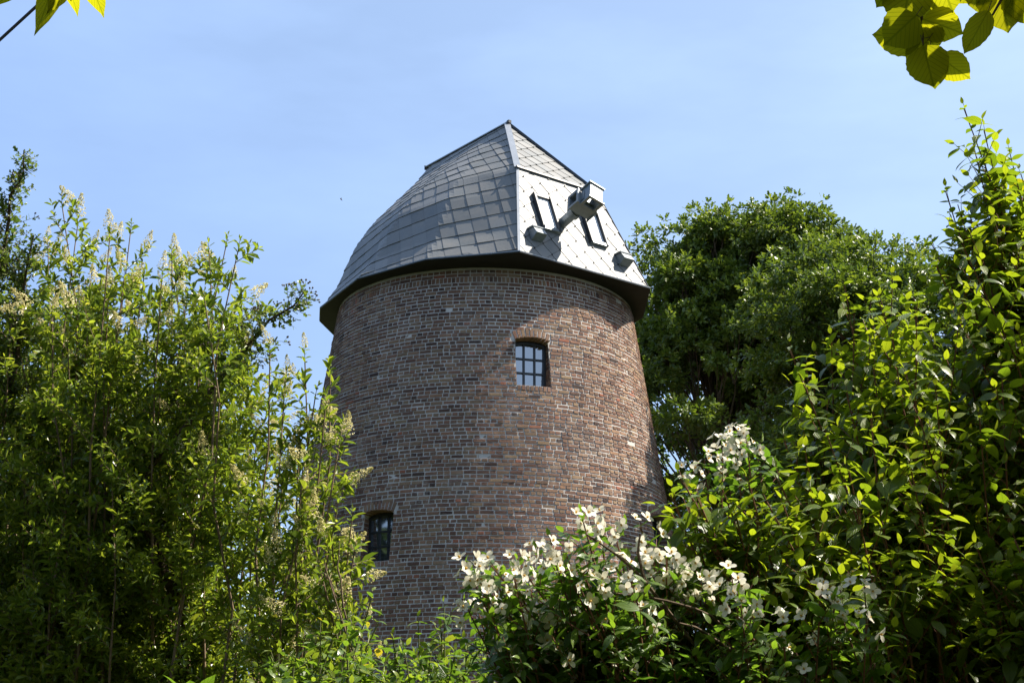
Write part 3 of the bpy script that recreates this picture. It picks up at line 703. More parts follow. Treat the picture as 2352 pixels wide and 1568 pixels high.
def blobs(lb, cs, per, size, ratio, shell=.55, upn=.6):
    for (c, R) in cs:
        k = int(per*rng.uniform(.8, 1.2)); d = rdir(k); rr = (shell+(1-shell)*rng.random(k)**.6)[:, None]
        pos = np.array(c)+d*rr*np.array(R); 
        lb.add(pos, nrm(d+rng.normal(size=(k, 3))*.8), nrm(d*.5+UP*upn+rng.normal(size=(k, 3))*.6), size*rng.uniform(.6, 1.25, k), size*ratio*rng.uniform(.7, 1.2, k), rng.random(k))
# added bush behind the privets, its dark leaf colour makes the hedge's inner shade
r_ = empty('dark_backing_bush', (-3.2, 9.6, 0), 'added dark bush filling the gaps behind the privets, its leaf colour standing for the shade inside the hedge', 'bush'); lb = LB(); tb = MB()
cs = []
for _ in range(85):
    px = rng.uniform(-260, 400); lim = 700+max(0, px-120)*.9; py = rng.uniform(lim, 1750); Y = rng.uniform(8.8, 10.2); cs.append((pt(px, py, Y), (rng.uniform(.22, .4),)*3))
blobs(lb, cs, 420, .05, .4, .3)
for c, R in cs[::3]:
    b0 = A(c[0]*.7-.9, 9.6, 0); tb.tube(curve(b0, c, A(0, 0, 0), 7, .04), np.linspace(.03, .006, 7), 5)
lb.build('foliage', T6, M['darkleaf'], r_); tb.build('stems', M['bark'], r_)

# hawthorns ----------------------------------------------------------
def haw_mesh():
    b_ = MB()
    for k in range(5):
        d = nrm(A(math.cos(k*1.3), math.sin(k*1.3), 1.1)); b_.tube([A(0, 0, 0), d*.022], [.0007, .0006], 3); b_.tube([d*.020, d*.0225, d*.027, d*.029], [.001, .0036, .0036, .001], 6)
    o = b_.build('berry_cluster', M['bud']); me = o.data; bpy.data.objects.remove(o); return me
HAW = haw_mesh()
def hawthorn(label, base, limbs, nleaf=1.0):
    root = empty('hawthorn', base, label, 'tree', 'hawthorns growing through the hedge'); lb = LB(); tb = MB(); ends = []
    for pts_, t0 in limbs:
        P = np.array([np.array(base)]+[pt(*q) for q in pts_]); f = np.linspace(0, 1, len(P)); g_ = np.linspace(0, 1, 14)
        P = np.stack([np.interp(g_, f, P[:, k]) for k in range(3)], -1); P[1:-1] += rng.normal(size=(12, 3))*.012
        tb.tube(P, np.linspace(.022, .0028, 14), 6); t_ = t0; H_ = np.linalg.norm(np.diff(P, axis=0), axis=1).sum()
        while t_ < .99:
            p, ax = at_curve(P, t_); rd_ = rdir(1)[0]; rd_ = nrm(rd_-ax*np.dot(rd_, ax)); Ls = .05+.17*(1-t_)*rng.random()*2
            e_, de = shoot(lb, tb, p, ax*.4+rd_, Ls, max(3, int(Ls/.014)), .026, .75, r0=.0016, two=False); ends.append((e_, de)); t_ += .016/H_/nleaf*rng.uniform(.6, 1.5)
    lb.build('foliage', TOAK, M['hawthorn'], root); tb.build('trunk', M['bark'], root)
    for k in rng.permutation(len(ends))[:60]: put('berry_cluster', HAW, ends[k][0], nrm(ends[k][1]+UP*.3), rng.uniform(.7, 1.1), root)
hawthorn('thin hawthorn at the left edge, its tip the highest of the hedge', gp(-120, 6.8), [([(-80, 1200, 6.8), (-20, 700, 6.7), (15, 520, 6.6), (55, 345, 6.5)], .5), ([(-40, 1100, 6.6), (40, 800, 6.6), (78, 540, 6.5)], .55), ([(-90, 1000, 6.5), (-30, 620, 6.5), (0, 600, 6.4)], .5), ([(-60, 1100, 6.7), (10, 900, 6.6), (45, 600, 6.6)], .5)])
hawthorn('hawthorn with one long branch reaching right against the sky beside the tower', gp(400, 6.6), [([(420, 1400, 6.5), (385, 1240, 6.5), (230, 1180, 6.4)], .7), ([(420, 1400, 6.5), (300, 1150, 6.4), (480, 900, 6.3), (600, 760, 6.2), (700, 668, 6.2)], .62), ([(430, 1400, 6.5), (400, 1000, 6.5), (420, 750, 6.5)], .6)], .9)
# a thicker forked trunk inside the hedge
r_ = empty('bare_trunk', gp(425, 7.4), 'brown forked trunk standing in the shade inside the left hedge', 'tree'); tb = MB()
b0 = np.array(gp(425, 7.4))
for tg, rr in (([(430, 1480, 7.4), (400, 1300, 7.4), (350, 1150, 7.5), (330, 900, 7.6)], .05), ([(430, 1480, 7.4), (440, 1350, 7.4), (470, 1180, 7.4), (500, 900, 7.5)], .038), ([(430, 1480, 7.4), (300, 1380, 7.3), (200, 1250, 7.3)], .028), ([(600, 1500, 7.2), (620, 1350, 7.1), (600, 1150, 7.1), (560, 980, 7.1)], .022)):
    P = np.array([b0]+[pt(*q) for q in tg]); g_ = np.linspace(0, 1, 16); P = np.stack([np.interp(g_, np.linspace(0, 1, len(P)), P[:, k]) for k in range(3)], -1); P[1:-1] += rng.normal(size=(14, 3))*.012
    tb.tube(P, np.linspace(rr*1.3, rr*.25, 16), 8)
tb.build('trunk', M['bark'], r_)

rng = np.random.default_rng(31)
# dogwood on the right -------------------------------------------------
def broad(name, label, cat, group, base, tips, leafmat_, leaf, ratio, twig, lead=.9, sp=.06, nodes=4, flop=.25, tpl=TBIG, extra=None, up=1.0, sub=.6, stem_r=.010):
    root = empty(name, base, label, cat, group); lb = LB(); tb = MB(); ends = []
    for (px, py, Y) in tips:
        tip = pt(px, py, Y); b0 = np.array(base, float)+A(rng.normal()*.2, rng.normal()*.2, 0); b0[1] += (tip[1]-b0[1])*.4
        bow = A((b0[0]-tip[0])*.05+rng.normal()*.05, rng.normal()*.05, .12*abs(b0[0]-tip[0])); P = curve(b0, tip, bow, 10, .012); H_ = np.linalg.norm(tip-b0)
        tb.tube(P, np.linspace(stem_r, .0018, 10), 5); t_ = max(.3, 1-lead/H_)
        while t_ < .97:
            p, ax = at_curve(P, t_); rd_ = rdir(1)[0]; rd_ = nrm(rd_-ax*np.dot(rd_, ax)); Ls = .05+min(.26, (1-t_)*H_*.42)*rng.uniform(.3, 1.1)
            e_, de = shoot(lb, tb, p, ax*.6+rd_*.8+UP*.2, Ls, max(2, int(Ls/.045)), leaf, ratio, r0=.002, flop=flop, up=up, bend=.25); ends.append((e_, de, t_))
            if rng.random() < sub and Ls > .15:
                e2_, de2 = shoot(lb, tb, (p+e_)/2, nrm(ax*.4+rdir(1)[0]), Ls*.5, 2, leaf*.9, ratio, r0=.0015, flop=flop, up=up); ends.append((e2_, de2, t_))
            t_ += sp/H_*rng.uniform(.6, 1.4)
        e_, de = shoot(lb, tb, P[-1]-ax*.10, ax, .12, 3, leaf*.75, ratio, flop=flop*.6, up=up); ends.append((e_, de, 1.2))
    lb.build('foliage', tpl, leafmat_, root, uv=True, smooth=True); tb.build('stems', twig, root)
    return root, ends, lb.count()
dpg = [(2190, 560), (2260, 420), (2360, 430), (2450, 500), (2450, 1560), (1900, 1560), (1690, 1420), (1640, 1260), (1700, 1190), (1880, 1090), (1930, 920), (2000, 780), (2110, 690)]
tipsA = [(2214, 250, 5.0), (2235, 330, 5.0), (2260, 300, 5.1), (2262, 380, 5.0), (2285, 430, 5.0), (2318, 345, 5.2), (2345, 400, 5.3), (2172, 440, 5.0), (2200, 470, 5.0), (2190, 515, 5.1), (2230, 500, 4.9), (2140, 560, 5.1), (2290, 520, 5.0), (2330, 480, 5.2), (2260, 450, 5.1), (2160, 610, 5.1), (2240, 600, 5.0)]
tipsB = [(1940, 655, 4.9), (2000, 690, 5.1), (1962, 720, 4.9), (1812, 800, 4.7), (1850, 840, 4.8), (1910, 780, 5.0), (2050, 640, 5.3), (2100, 680, 5.4), (1870, 890, 4.8), (1900, 930, 4.8), (1800, 1010, 4.7), (1850, 1000, 4.7), (1540, 1135, 4.1), (1562, 1098, 4.15), (1610, 1200, 4.1), (1600, 1140, 4.15), (1660, 1125, 4.1), (1720, 1110, 4.1), (1600, 1210, 4.1), (1640, 1250, 4.1), (1780, 1090, 4.2), (1850, 1040, 4.2), (1900, 1000, 4.3), (1580, 1160, 4.1), (1690, 1180, 4.1), (1740, 1200, 4.1), (1640, 1180, 4.1), (1800, 1160, 4.1), (1860, 1120, 4.2), (1950, 1080, 4.2), (1760, 1150, 4.1), (2000, 960, 4.3), (2080, 1020, 4.3), (2150, 900, 4.4), (2080, 860, 4.4), (2250, 960, 4.4), (2300, 840, 4.5), (2200, 760, 4.6), (2050, 780, 4.6)]
G_ = 'dogwoods with broad bright leaves on the right'
ra, ea, c1_ = broad('dogwood_shrub', 'tall dogwood at the right edge with a pointed leafy spire against the sky', 'shrub', G_, (2.0, 5.2, 0), tipsA+fill([(2000, 700), (2200, 560), (2450, 500), (2450, 1560), (2050, 1560)], 105, 4.6, 6.0), M['dogwood'], .062, .54, M['redtwig'], sp=.05)
rb, eb, c2_ = broad('dogwood_shrub', 'broad spreading dogwood with yellow-green leaves beside the white blossom, lower than the spire', 'shrub', G_, (1.25, 5.1, 0), tipsB+fill(dpg[-7:]+[(2150, 1000), (2100, 1560), (1950, 1560)], 100, 4.5, 5.8), M['dogwood'], .06, .54, M['redtwig'], lead=.7, sp=.05)
rc, ec, c3_ = broad('dogwood_shrub', 'dogwood sprays hanging in from the right edge low down in the dark', 'shrub', G_, (2.2, 4.3, 0), [(2245, 1262, 4.2), (2250, 1310, 4.2), (2255, 1390, 4.2), (2290, 1350, 4.2), (2320, 1300, 4.2), (2330, 1240, 4.2), (2340, 1440, 4.2)], M['dogwood'], .07, .56, M['redtwig'], lead=.5)

rng = np.random.default_rng(41)
# mock orange ---------------------------------------------------------
def mock_flower():
    V = []; Qs = []; k = 0; R = []
    nP = 4
    for i in range(nP):
        a_ = i*2*math.pi/nP+rng.normal()*.1; d = A(math.cos(a_), math.sin(a_), .55+rng.normal()*.22); d = nrm(d); y = A(-math.sin(a_), math.cos(a_), 0); n = np.cross(d, y)
        rows = [(0.001, .0015, 0), (.007, .0062, .001), (.014, .0078, .0005), (.0195, .0058, -.001), (.022, .0018, -.002)]
        for (t_, h_, z) in rows: V += [d*t_-y*h_+n*(z+.0012), d*t_+n*z, d*t_+y*h_+n*(z+.0012)]
        for r_ in range(4):
            b_ = k+r_*3; Qs += [(b_, b_+3, b_+4, b_+1), (b_+1, b_+4, b_+5, b_+2)]
        k += 15; R += [rng.uniform(.35, 1)]*15
    return np.array(V), np.array(Qs), np.array(R)
def cluster_mesh():
    V = []; Q_ = []; R = []; n = 0; SV = MB(); nf = rng.integers(3, 7)
    for i in range(nf):
        a_ = i*2.4; q_ = rng.uniform(.022, .048); off = A(math.cos(a_)*q_, math.sin(a_)*q_, rng.uniform(-.03, .018)) if i else A(0, 0, .018)
        d = nrm(off*A(1, 1, .6)+A(0, 0, .035)+rng.normal(size=3)*.012); x = nrm(np.cross(d, rdir(1)[0])); y = np.cross(d, x); v, q, r = mock_flower(); s = rng.uniform(.84, 1.1)
        V.append(off+(v[:, :1]*x+v[:, 1:2]*y+v[:, 2:]*d)*s); Q_.append(q+n); R.append(r); n += len(v)
        SV.tube([off+d*.001, off+d*.006, off+d*.009], [.0012, .0030, .0022], 6, True)
    # buds
    Tn = [t_+n_ for t_, n_ in zip(SV.t, [n]*len(SV.t))]; V.append(np.vstack(SV.v)); Q_.append(np.vstack(SV.q)+n); R.append(np.zeros(SV.n))
    o = build('blossom', np.vstack(V), np.vstack(Q_), np.vstack(Tn), mat=M['petal'], rnd=np.concatenate(R), smooth=True); me = o.data; bpy.data.objects.remove(o); return me
CL = [cluster_mesh() for _ in range(6)]
fl = [(1075, 1310), (1092, 1322), (1128, 1298), (1120, 1320), (1160, 1325), (1195, 1300), (1180, 1325), (1235, 1275), (1225, 1310), (1262, 1250), (1300, 1275), (1270, 1300), (1338, 1192), (1350, 1215), (1375, 1195), (1300, 1310), (1345, 1325), (1320, 1340), (1415, 1235), (1430, 1275), (1440, 1300), (1470, 1210), (1490, 1250), (1385, 1340), (1400, 1320), (1120, 1385), (1095, 1395), (1075, 1400), (1150, 1380), (1185, 1350), (1215, 1340), (1240, 1350), (1150, 1400), (1250, 1400), (1370, 1400), (1350, 1420), (1245, 1440), (1140, 1440), (1160, 1430), (1155, 1500), (1180, 1525), (1530, 1280), (1510, 1290), (1570, 1300), (1600, 1310), (1635, 1330), (1530, 1320), (1690, 1000), (1712, 995), (1675, 1012), (1660, 1040), (1628, 1045), (1618, 1070), (1595, 1090), (1585, 1085), (1690, 1060), (1740, 1045), (1720, 1030), (1680, 1320), (1690, 1345), (1700, 1375), (1725, 1390), (1780, 1360), (1885, 1355), (1900, 1365), (1930, 1370), (1925, 1390), (1990, 1330), (1985, 1345), (1805, 1430), (1690, 1465), (1725, 1420), (1900, 1450), (1990, 1420), (1880, 1480), (1760, 1540), (1660, 1360), (1580, 1350), (1545, 1340), (1420, 1450), (1480, 1420), (1300, 1480), (1210, 1480), (1270, 1520), (1320, 1545), (1380, 1500), (1430, 1535), (1850, 1545), (1640, 1500), (1560, 1430), (1800, 1500), (1480, 1365), (1450, 1345)]
fl = [(x, y, rng.uniform(3.85, 4.25) if x < 1560 or y > 1200 else rng.uniform(4.45, 4.75)) for x, y in fl]
mo, em, c4_ = broad('mock_orange_shrub', 'mock orange shrub covered in white four-petalled blossom in front of the tower base', 'shrub', None, (.75, 4.3, 0), fl+fill([(1130, 1340), (1500, 1290), (1750, 1330), (2000, 1380), (2000, 1600), (1130, 1600)], 55, 3.9, 4.7), M['mock'], .052, .5, M['redtwig'], lead=.45, sp=.05, flop=.1, up=.8, sub=.4)
ab = MB()
for tg in ([(1700, 1620, 4.1), (1480, 1330, 3.95), (1420, 1275, 3.92), (1345, 1225, 3.9)], [(1820, 1600, 4.2), (1640, 1410, 4.0), (1520, 1375, 3.95), (1400, 1360, 3.9)], [(1480, 1330, 3.95), (1465, 1270, 3.93), (1470, 1225, 3.92)], [(1690, 1500, 4.0), (1600, 1440, 3.95), (1560, 1430, 3.92)]):
    P = np.array([pt(*q) for q in tg]); n_ = len(P); g_ = np.linspace(0, 1, 12); P = np.stack([np.interp(g_, np.linspace(0, 1, n_), P[:, k]) for k in range(3)], -1); P[1:-1] = (P[:-2]+P[1:-1]*2+P[2:])/4; ab.tube(P, np.linspace(.0055, .0022, 12), 6)
ab.build('arching_branch', M['bark'], mo)
def blossoms(spots, cap_):
    for k, (x, y, Y) in enumerate(spots[:cap_]):
        me = CL[rng.integers(6)]; p = pt(x+rng.normal()*6, y+rng.normal()*6, Y-.05); d = nrm(A(.25+rng.normal()*.6, -.6, .6+rng.normal()*.5)); s = rng.uniform(.84, 1.1)
        o = put('blossom', me, p, d, s, mo)
blossoms(fl, 97)

rng = np.random.default_rng(51)
# low mixed shrub at the foot of the tower -----------------------------
lowt = [(735, 1425, 4.8), (800, 1400, 4.8), (855, 1372, 4.7), (870, 1430, 4.8), (905, 1470, 4.7), (960, 1430, 4.8), (1020, 1395, 4.8), (1015, 1450, 4.8), (1075, 1480, 4.7), (1100, 1450, 4.8), (700, 1480, 4.7), (640, 1500, 4.7), (930, 1500, 4.6), (765, 1470, 4.6), (830, 1480, 4.6), (990, 1500, 4.6), (1050, 1530, 4.5)]
lo, el_, c5_ = broad('young_shrub', 'low mixed shrub with yellow-green and reddish shoot tips in front of the tower foot', 'shrub', None, (-.45, 4.9, 0), lowt+fill([(600, 1490), (860, 1470), (1110, 1500), (1140, 1620), (600, 1620)], 60, 4.4, 5.2), M['low'], .048, .5, M['greentwig'], lead=.6, sp=.045, flop=.1, sub=.5, stem_r=.005)
for k in rng.permutation(len(el_))[:22]:
    e_, de, _ = el_[k]; put('flower_panicle', PAN[rng.integers(4)], e_, nrm(de+UP), rng.uniform(.45, .9), lo)
r_ = empty('dry_stalk', gp(810, 4.9), 'two thin bare brown stalks crossing in front of the shaded bricks', 'plant'); tb = MB()
for tg in ([(840, 1600, 4.9), (800, 1480, 4.9), (762, 1350, 4.9), (745, 1280, 4.9)], [(815, 1520, 4.92), (790, 1400, 4.92), (776, 1300, 4.92), (778, 1240, 4.92)], [(790, 1480, 4.92), (815, 1455, 4.9), (845, 1475, 4.88)], [(772, 1370, 4.92), (758, 1330, 4.9), (738, 1312, 4.9)]):
    P = np.array([pt(*q) for q in tg]); g_ = np.linspace(0, 1, 10); P = np.stack([np.interp(g_, np.linspace(0, 1, len(P)), P[:, k]) for k in range(3)], -1)+rng.normal(size=(10, 3))*.002
    if tg[0][1] > 1550: P = np.vstack([np.array(gp(860, 4.9)), P])
    tb.tube(P, np.linspace(.004, .0014, len(P)), 5)
tb.build('stems', M['twig'], r_)

bs = empty('broad_leaf_sprig', gp(440, 4.3), 'few large smooth arching leaves at the bottom edge under the left hedge', 'plant'); lb = LB(); tb = MB()
c0_ = pt(440, 1650, 4.3); tb.tube(curve(np.array(gp(440, 4.3)), c0_, A(0, 0, 0), 6, .01), np.linspace(.006, .003, 6), 5)
for (tx_, ty_, dy) in ((376, 1562, 0), (402, 1556, .05), (436, 1554, -.03), (474, 1566, .04)):
    p1 = pt(tx_, ty_, 4.25+dy); p0 = c0_*.6+p1*.4+A(0, 0, .01); tb.tube([c0_, p0], [.002, .0013], 4); lb.add(p0[None], nrm(p1-p0)[None], nrm(A(.1, .3, 1)+rng.normal(size=3)*.2)[None], .085, .04, .4)
lb.build('foliage', TBIG, M['low'], bs, uv=True, smooth=True); tb.build('stems', M['greentwig'], bs)
rng = np.random.default_rng(61)
# overhanging leaves ---------------------------------------------------
def round_leaf(pointy=.12):
    # heart-shaped toothed blade as a fan of strips
    ts = np.linspace(0, 1, 15); hw = np.sin(np.pi*np.clip(ts, 0, 1)**.75)**.7*.5; hw[-1] = .003; hw[0] = .05; hw[-2] *= .6; hw[-3] *= .85
    hw[1:-2] += .012*(np.arange(len(ts[1:-2])) % 2*2-1)
    return big_template(list(hw), list(ts), fold=.1, droop=.12)
RL = round_leaf()
ht = empty('hazel_tree', (4.3, 4.6, 0), 'hazel with round toothed leaves, its twigs hanging in at the top right corner', 'tree'); lb = LB(); tb = MB()
anchor = pt(2200, -330, 3.7)
tb.tube(curve(A(4.3, 4.6, 0), A(3.6, 4.4, 4.0), A(0, 0, 0), 8, .03), np.linspace(.10, .06, 8), 8)
tb.tube(curve(A(3.6, 4.4, 4.0), anchor, A(0, 0, .25), 9, .02), np.linspace(.045, .012, 9), 6)
tw = [[(2200, -330), (2110, -60), (2118, 60), (2122, 128)], [(2200, -330), (2340, -90), (2290, 20), (2255, 70)], [(2200, -330), (2040, -120), (1995, -20)], [(2340, -90), (2350, -20)]]
for q_ in tw:
    P = np.array([pt(x, y, 3.65) for x, y in q_]); g_ = np.linspace(0, 1, 9); P = np.stack([np.interp(g_, np.linspace(0, 1, len(P)), P[:, k]) for k in range(3)], -1); tb.tube(P, np.linspace(.008, .0014, 9), 5)
# leaf: (base px, tip px, width m, depth offset, facing)
hl = [((2120, 105), (2146, 200), .082, -.02), ((2155, 130), (2228, 180), .062, .01), ((2118, 90), (2005, 80), .075, .03), ((2105, 35), (2030, 105), .085, -.03), ((2120, 45), (2205, 70), .075, .0),
      ((2125, 60), (2150, 115), .06, .03), ((2110, 10), (2130, 90), .07, .05), ((2090, -40), (2075, 60), .10, .0), ((2150, -60), (2195, 25), .10, -.04), ((2060, -50), (2010, 18), .05, .02), ((2130, 95), (2080, 140), .05, .04), ((2140, 120), (2150, 205), .06, .03),
      ((2270, 25), (2215, 128), .052, .0), ((2290, -60), (2318, 80), .10, .02), ((2340, -40), (2370, 60), .09, .0), ((2250, -70), (2262, 40), .075, .03), ((2180, -80), (2230, 10), .09, .05), ((2060, -90), (2100, 10), .09, .06)]
for (b_, t_, wd_, dy) in hl:
    p0 = pt(b_[0], b_[1], 3.62+dy); p1 = pt(t_[0], t_[1], 3.66+dy); d = p1-p0; Ln = np.linalg.norm(d); nn = nrm(A(.3+rng.normal()*.2, .8, .5+rng.normal()*.15))
    lb.add(p0[None], nrm(d)[None], nn[None], Ln, wd_*1.3, rng.random()); tb.tube([p0, p0-nrm(d)*.02+A(0, 0, .008)], [.0009, .0012], 4)
for _ in range(16):  # unseen leaves added above the frame to shade the hanging ones
    c = pt(rng.uniform(2150, 2560), rng.uniform(-380, -70), 3.64)+A(rng.normal()*.05, rng.normal()*.06, 0); lb.add(c[None], nrm(A(rng.normal()*.5, .4, -.9))[None], nrm(A(.3, .6, .8)+rng.normal(size=3)*.25)[None], .095, .085, rng.random())
# the rest of its crown stands beside the frame on the right and shades the lower shrubs
cs = []
for _ in range(230):
    x = rng.uniform(2.5, 5.3); z = rng.uniform(1.4, min(6.2, 2.88+(x-1.35)*1.24)); y = rng.uniform(3.1, 6.9); cs.append((A(x, y, z), (.42, .42, .34)))
blobs(lb, cs, 95, .10, .85, .2, upn=1.0)
c2_ = []
for _ in range(150):     # unseen canopy overhead, placed and thickened to keep sky light off the shrubs
    y = rng.uniform(-5, 2.3); c2_.append((A(rng.uniform(-3.5, 5.5), y, rng.uniform(4.7, 7.0)), (.6, .6, .4)))
blobs(lb, c2_, 90, .14, .85, .2, upn=1.0); cs = cs+c2_[::2]
for _ in range(8): tb.tube(curve(A(4.2, 4.6, 3.0), A(rng.uniform(-3, 4), rng.uniform(-4, 2), 5.6), A(0, 0, .8), 8, .05), np.linspace(.06, .015, 8), 6)
for c, R in cs[::4]:
    if c[1] > 3: tb.tube(curve(A(4.2, 4.6, 1.0), c, A(0, 0, .1), 6, .03), np.linspace(.03, .006, 6), 4)
lb.build('foliage', RL, M['hazel'], ht, uv=True, smooth=True); tb.build('trunk', M['bark'], ht)

wt = empty('walnut_tree', (-3.6, 2.2, 0), 'tree whose long smooth leaves hang in at the top left corner', 'tree'); lb = LB(); tb = MB()
tb.tube(curve(A(-3.6, 2.2, 0), A(-3.1, 2.6, 3.6), A(0, 0, 0), 8, .03), np.linspace(.12, .07, 8), 8)
an = pt(95, -140, 3.5); tb.tube(curve(A(-3.1, 2.6, 3.6), an, A(0, 0, .3), 8, .02), np.linspace(.05, .008, 8), 6)
for (b_, t_, wd_, dy) in [((130, -90), (106, 88), .072, 0), ((150, -60), (126, 26), .06, -.03), ((150, -40), (186, 22), .04, .02), ((190, -60), (250, 27), .065, .0), ((60, -60), (20, 5), .045, .02), ((110, -90), (60, -40), .05, .03), ((180, -110), (200, -30), .06, 0)]:
    p0 = pt(*b_, 3.45+dy); p1 = pt(*t_, 3.53+dy); d = p1-p0; lb.add(p0[None], nrm(d)[None], nrm(A(.3, .8, .5)+rng.normal(size=3)*.12)[None], np.linalg.norm(d), wd_, .6+rng.random()*.3); tb.tube(curve(an, p0, A(0, 0, 0), 5, .003), np.linspace(.004, .0012, 5), 4)
for _ in range(260):
    c = A(rng.uniform(-3.9, -1.9), rng.uniform(1.6, 3.3), rng.uniform(4.2, 5.6)); lb.add(c[None], rdir(1), nrm(UP+rdir(1)*.5), .13, .05, rng.random())
for _ in range(12): tb.tube(curve(A(-3.1, 2.6, 3.6), A(rng.uniform(-3.9, -1.9), rng.uniform(1.6, 3.3), rng.uniform(4.4, 5.5)), A(0, 0, .1), 6, .03), np.linspace(.03, .004, 6), 4)
lb.build('foliage', TBIG, M['hazel'], wt, uv=True, smooth=True); tb.build('trunk', M['bark'], wt)
# overhead cable
c0, c1 = pt(-260, 330, 8), pt(88, 11, 8); dC = nrm(c1-c0); cb = MB(); S_ = np.linspace(-8, 12, 40)[:, None]
Pc = c1+dC*S_+UP*(.0015*(S_**2)); cb.tube(Pc, .009, 8, True); o = cb.build('overhead_cable', M['cable'])
tag(o, 'black overhead cable crossing the top left corner behind the long leaves', 'cable')

rng = np.random.default_rng(75)
# background trees ------------------------------------------------------
def oak(name, label, base, trunk_pts, crown, nb, per, leafs, group, R0=.22, cut=None):
    root = empty(name, base, label, 'tree', group); lb = LB(); tb = MB()
    P = np.array([base]+trunk_pts, float); g_ = np.linspace(0, 1, 14); Pt = np.stack([np.interp(g_, np.linspace(0, 1, len(P)), P[:, k]) for k in range(3)], -1); Pt[1:-1] += rng.normal(size=(12, 3))*.05
    tb.tube(Pt, np.linspace(R0, R0*.25, 14), 10); cs = []
    for (c, Rx, Ry, Rz, k) in crown:
        for _ in range(k):
            d = rdir(1)[0]; s = rng.uniform(.55, 1.0)**.6; cs.append((np.array(c)+d*s*A(Rx, Ry, Rz)*rng.uniform(.85, 1.12), A(1, 1, .7)*rng.choice([.4, .6, .9, 1.15])*rng.uniform(.85, 1.15)))
    for c, R in cs:
        t_ = np.clip((c[2]-base[2])/(Pt[-1][2]-base[2])-.18-rng.random()*.1, .2, .98); p, _ = at_curve(Pt, t_)
        tb.tube(curve(p, c, A(0, 0, .25*rng.random()), 6, .07), np.linspace(.038, .008, 6), 5)
        for _ in range(3): tb.tube(curve(p+(c-p)*.7, c+rdir(1)[0]*R*.8, A(0, 0, .05), 4, .03), np.linspace(.02, .006, 4), 3)
    # leaf sprigs: small tufts on every blob
    for c, R in cs:
        k = int(per/14*(R[0]/.75)**1.6*rng.uniform(.6, 1.2)); d = rdir(k); d[:, 2] = abs(d[:, 2])*1.0-.45; d = nrm(d); tc_ = c+d*R*(.35+.62*rng.random((k, 1))+.28*rng.random((k, 1))**4)
        pos = np.repeat(tc_, 14, 0); dl = rdir(len(pos)); out_ = np.repeat(d, 14, 0)
        pos = pos+dl*.10*rng.random((len(pos), 1))
        lb.add(pos, nrm(dl+out_*.7), nrm(out_*.5+UP*.8+rng.normal(size=(len(pos), 3))*.5), leafs*rng.uniform(.7, 1.25, len(pos)), leafs*.62, np.clip(np.repeat(rng.random(k), 14)*.5+rng.random(len(pos))*.5, 0, 1))
    lb.build('crown', TOAK, M['oak'], root); tb.build('trunk', M['bark'], root); return lb.count()
n1_ = oak('oak_tree', 'tall rounded oak standing behind the tower on its right, highest of the background trees', (5.2, 38, 0), [(5.3, 38, 4), (5.05, 38, 8), (5.0, 38, 12), (5.4, 38, 16)],
    [((6.1, 38, 15.0), 1.7, 2.4, 2.2, 42), ((4.9, 38.0, 15.7), .9, 1.8, 1.1, 18), ((7.3, 38.0, 15.4), .9, 1.8, 1.1, 16), ((4.4, 38.0, 14.0), 1.2, 2, 1.4, 14), ((3.7, 38.2, 11.6), 1.9, 2.6, 2.6, 28), ((7.2, 38, 12.2), 1.9, 2.6, 2.2, 32), ((5.2, 38, 11.6), 2.0, 2.8, 2.6, 30), ((4.8, 38.4, 7.0), 2.9, 3, 3.0, 30), ((7.6, 38, 7.5), 2.2, 2.5, 3.0, 22)], 0, 760, .14, 'trees standing behind the tower')
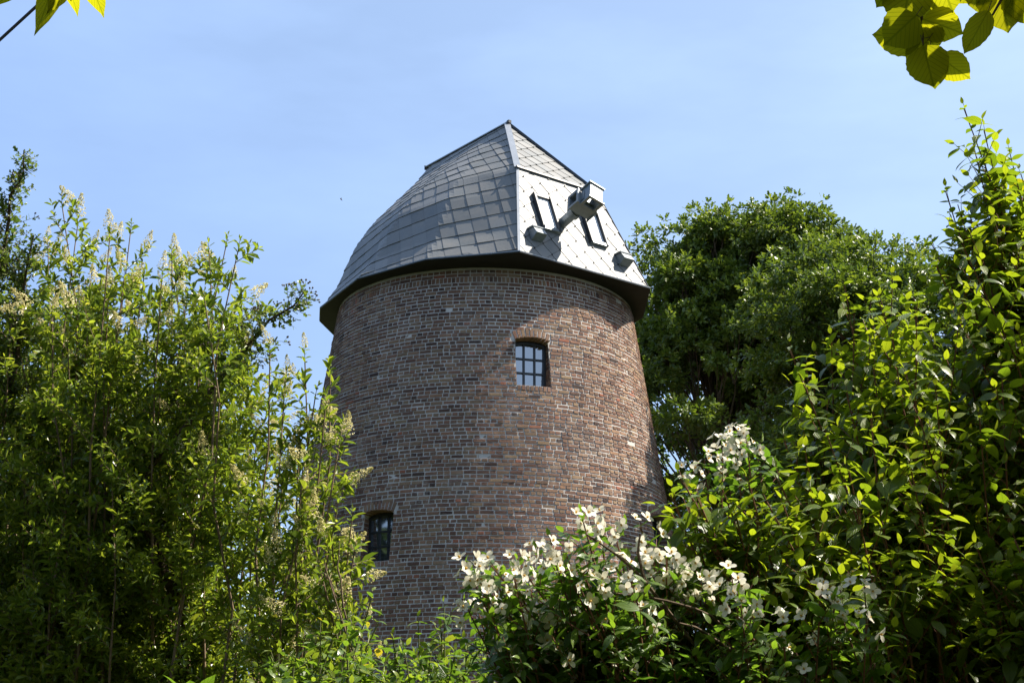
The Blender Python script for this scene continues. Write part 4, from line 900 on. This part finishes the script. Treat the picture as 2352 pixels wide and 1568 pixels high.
n2_ = oak('oak_tree', 'lower broad oak behind the dogwood, between the tall oak and the right edge', (7.6, 31.5, 0), [(7.6, 31.5, 4), (7.4, 31.4, 8), (7.5, 31.5, 12)],
    [((7.3, 30.8, 12.1), 1.1, 1.6, 1.2, 26), ((6.2, 30.5, 11.3), 1.0, 1.5, 1.5, 24), ((6.2, 30.8, 9.3), 1.1, 1.6, 1.8, 20), ((8.9, 31.2, 11.4), 1.3, 1.8, 1.3, 22), ((7.6, 31.4, 8.0), 2.6, 2.4, 2.6, 44), ((6.6, 31.2, 5.4), 2.0, 2.2, 2.0, 24)], 0, 520, .12, 'trees standing behind the tower')
n3_ = oak('oak_tree', 'background tree showing only its lower crown through the gaps right of the tower', (4.3, 44, 0), [(4.3, 44, 4), (4.3, 44, 9)],
    [((3.9, 44, 8.0), 2.4, 2.0, 4.6, 42), ((8.5, 44, 8.5), 3.0, 2.0, 4.4, 42), ((12.5, 42, 9), 2.5, 2.0, 4.4, 30)], 0, 420, .16, 'trees standing behind the tower', .18)
# added unseen trees behind the photographer and beside the frame, hold back sky light
lb = LB(); cs = []
for _ in range(420):
    th_ = rng.uniform(100, 262); rr = rng.uniform(15, 22); x = rr*math.sin(math.radians(th_)); y = 4+rr*math.cos(math.radians(th_)); cs.append((A(x, y, rng.uniform(.5, 10.5)), A(1.7, 1.7, 1.5)*rng.uniform(.7, 1.2)))
for _ in range(320): cs.append((A(rng.uniform(-19, -14), rng.uniform(4, 29), rng.uniform(1, 13.5)), A(1.6, 1.6, 1.5)*rng.uniform(.7, 1.2)))
for _ in range(110): cs.append((A(rng.uniform(13, 18), rng.uniform(2, 26), rng.uniform(1, 8)), A(1.6, 1.6, 1.5)*rng.uniform(.7, 1.2)))
blobs(lb, cs, 75, .5, .7, .3)
tag(lb.build('added_woodland', T6, M['darkleaf'], None), 'added unseen trees around the garden that hold back sky light and darken reflections', 'added_woodland', kind='stuff')
# small bird far off
bd = MB(); c = pt(784, 458, 110); bd.tube([c+A(-.10, 0, .10), c+A(-.06, 0, .05), c+A(.02, 0, -.03), c+A(.09, 0, -.10)], [.01, .035, .04, .008], 6, True)
bd.add([c, c+A(-.02, .14, .06), c+A(.05, .13, .05)], T=[(0, 1, 2)]); bd.add([c, c+A(-.02, -.14, .06), c+A(.05, -.13, .05)], T=[(0, 1, 2)])
tag(bd.build('bird', M['frame']), 'tiny dark bird flying in the blue sky left of the cap', 'bird')
print('leaves', c1_, c2_, c3_, c4_, c5_, n1_, n2_, n3_, 'bricks', nB)
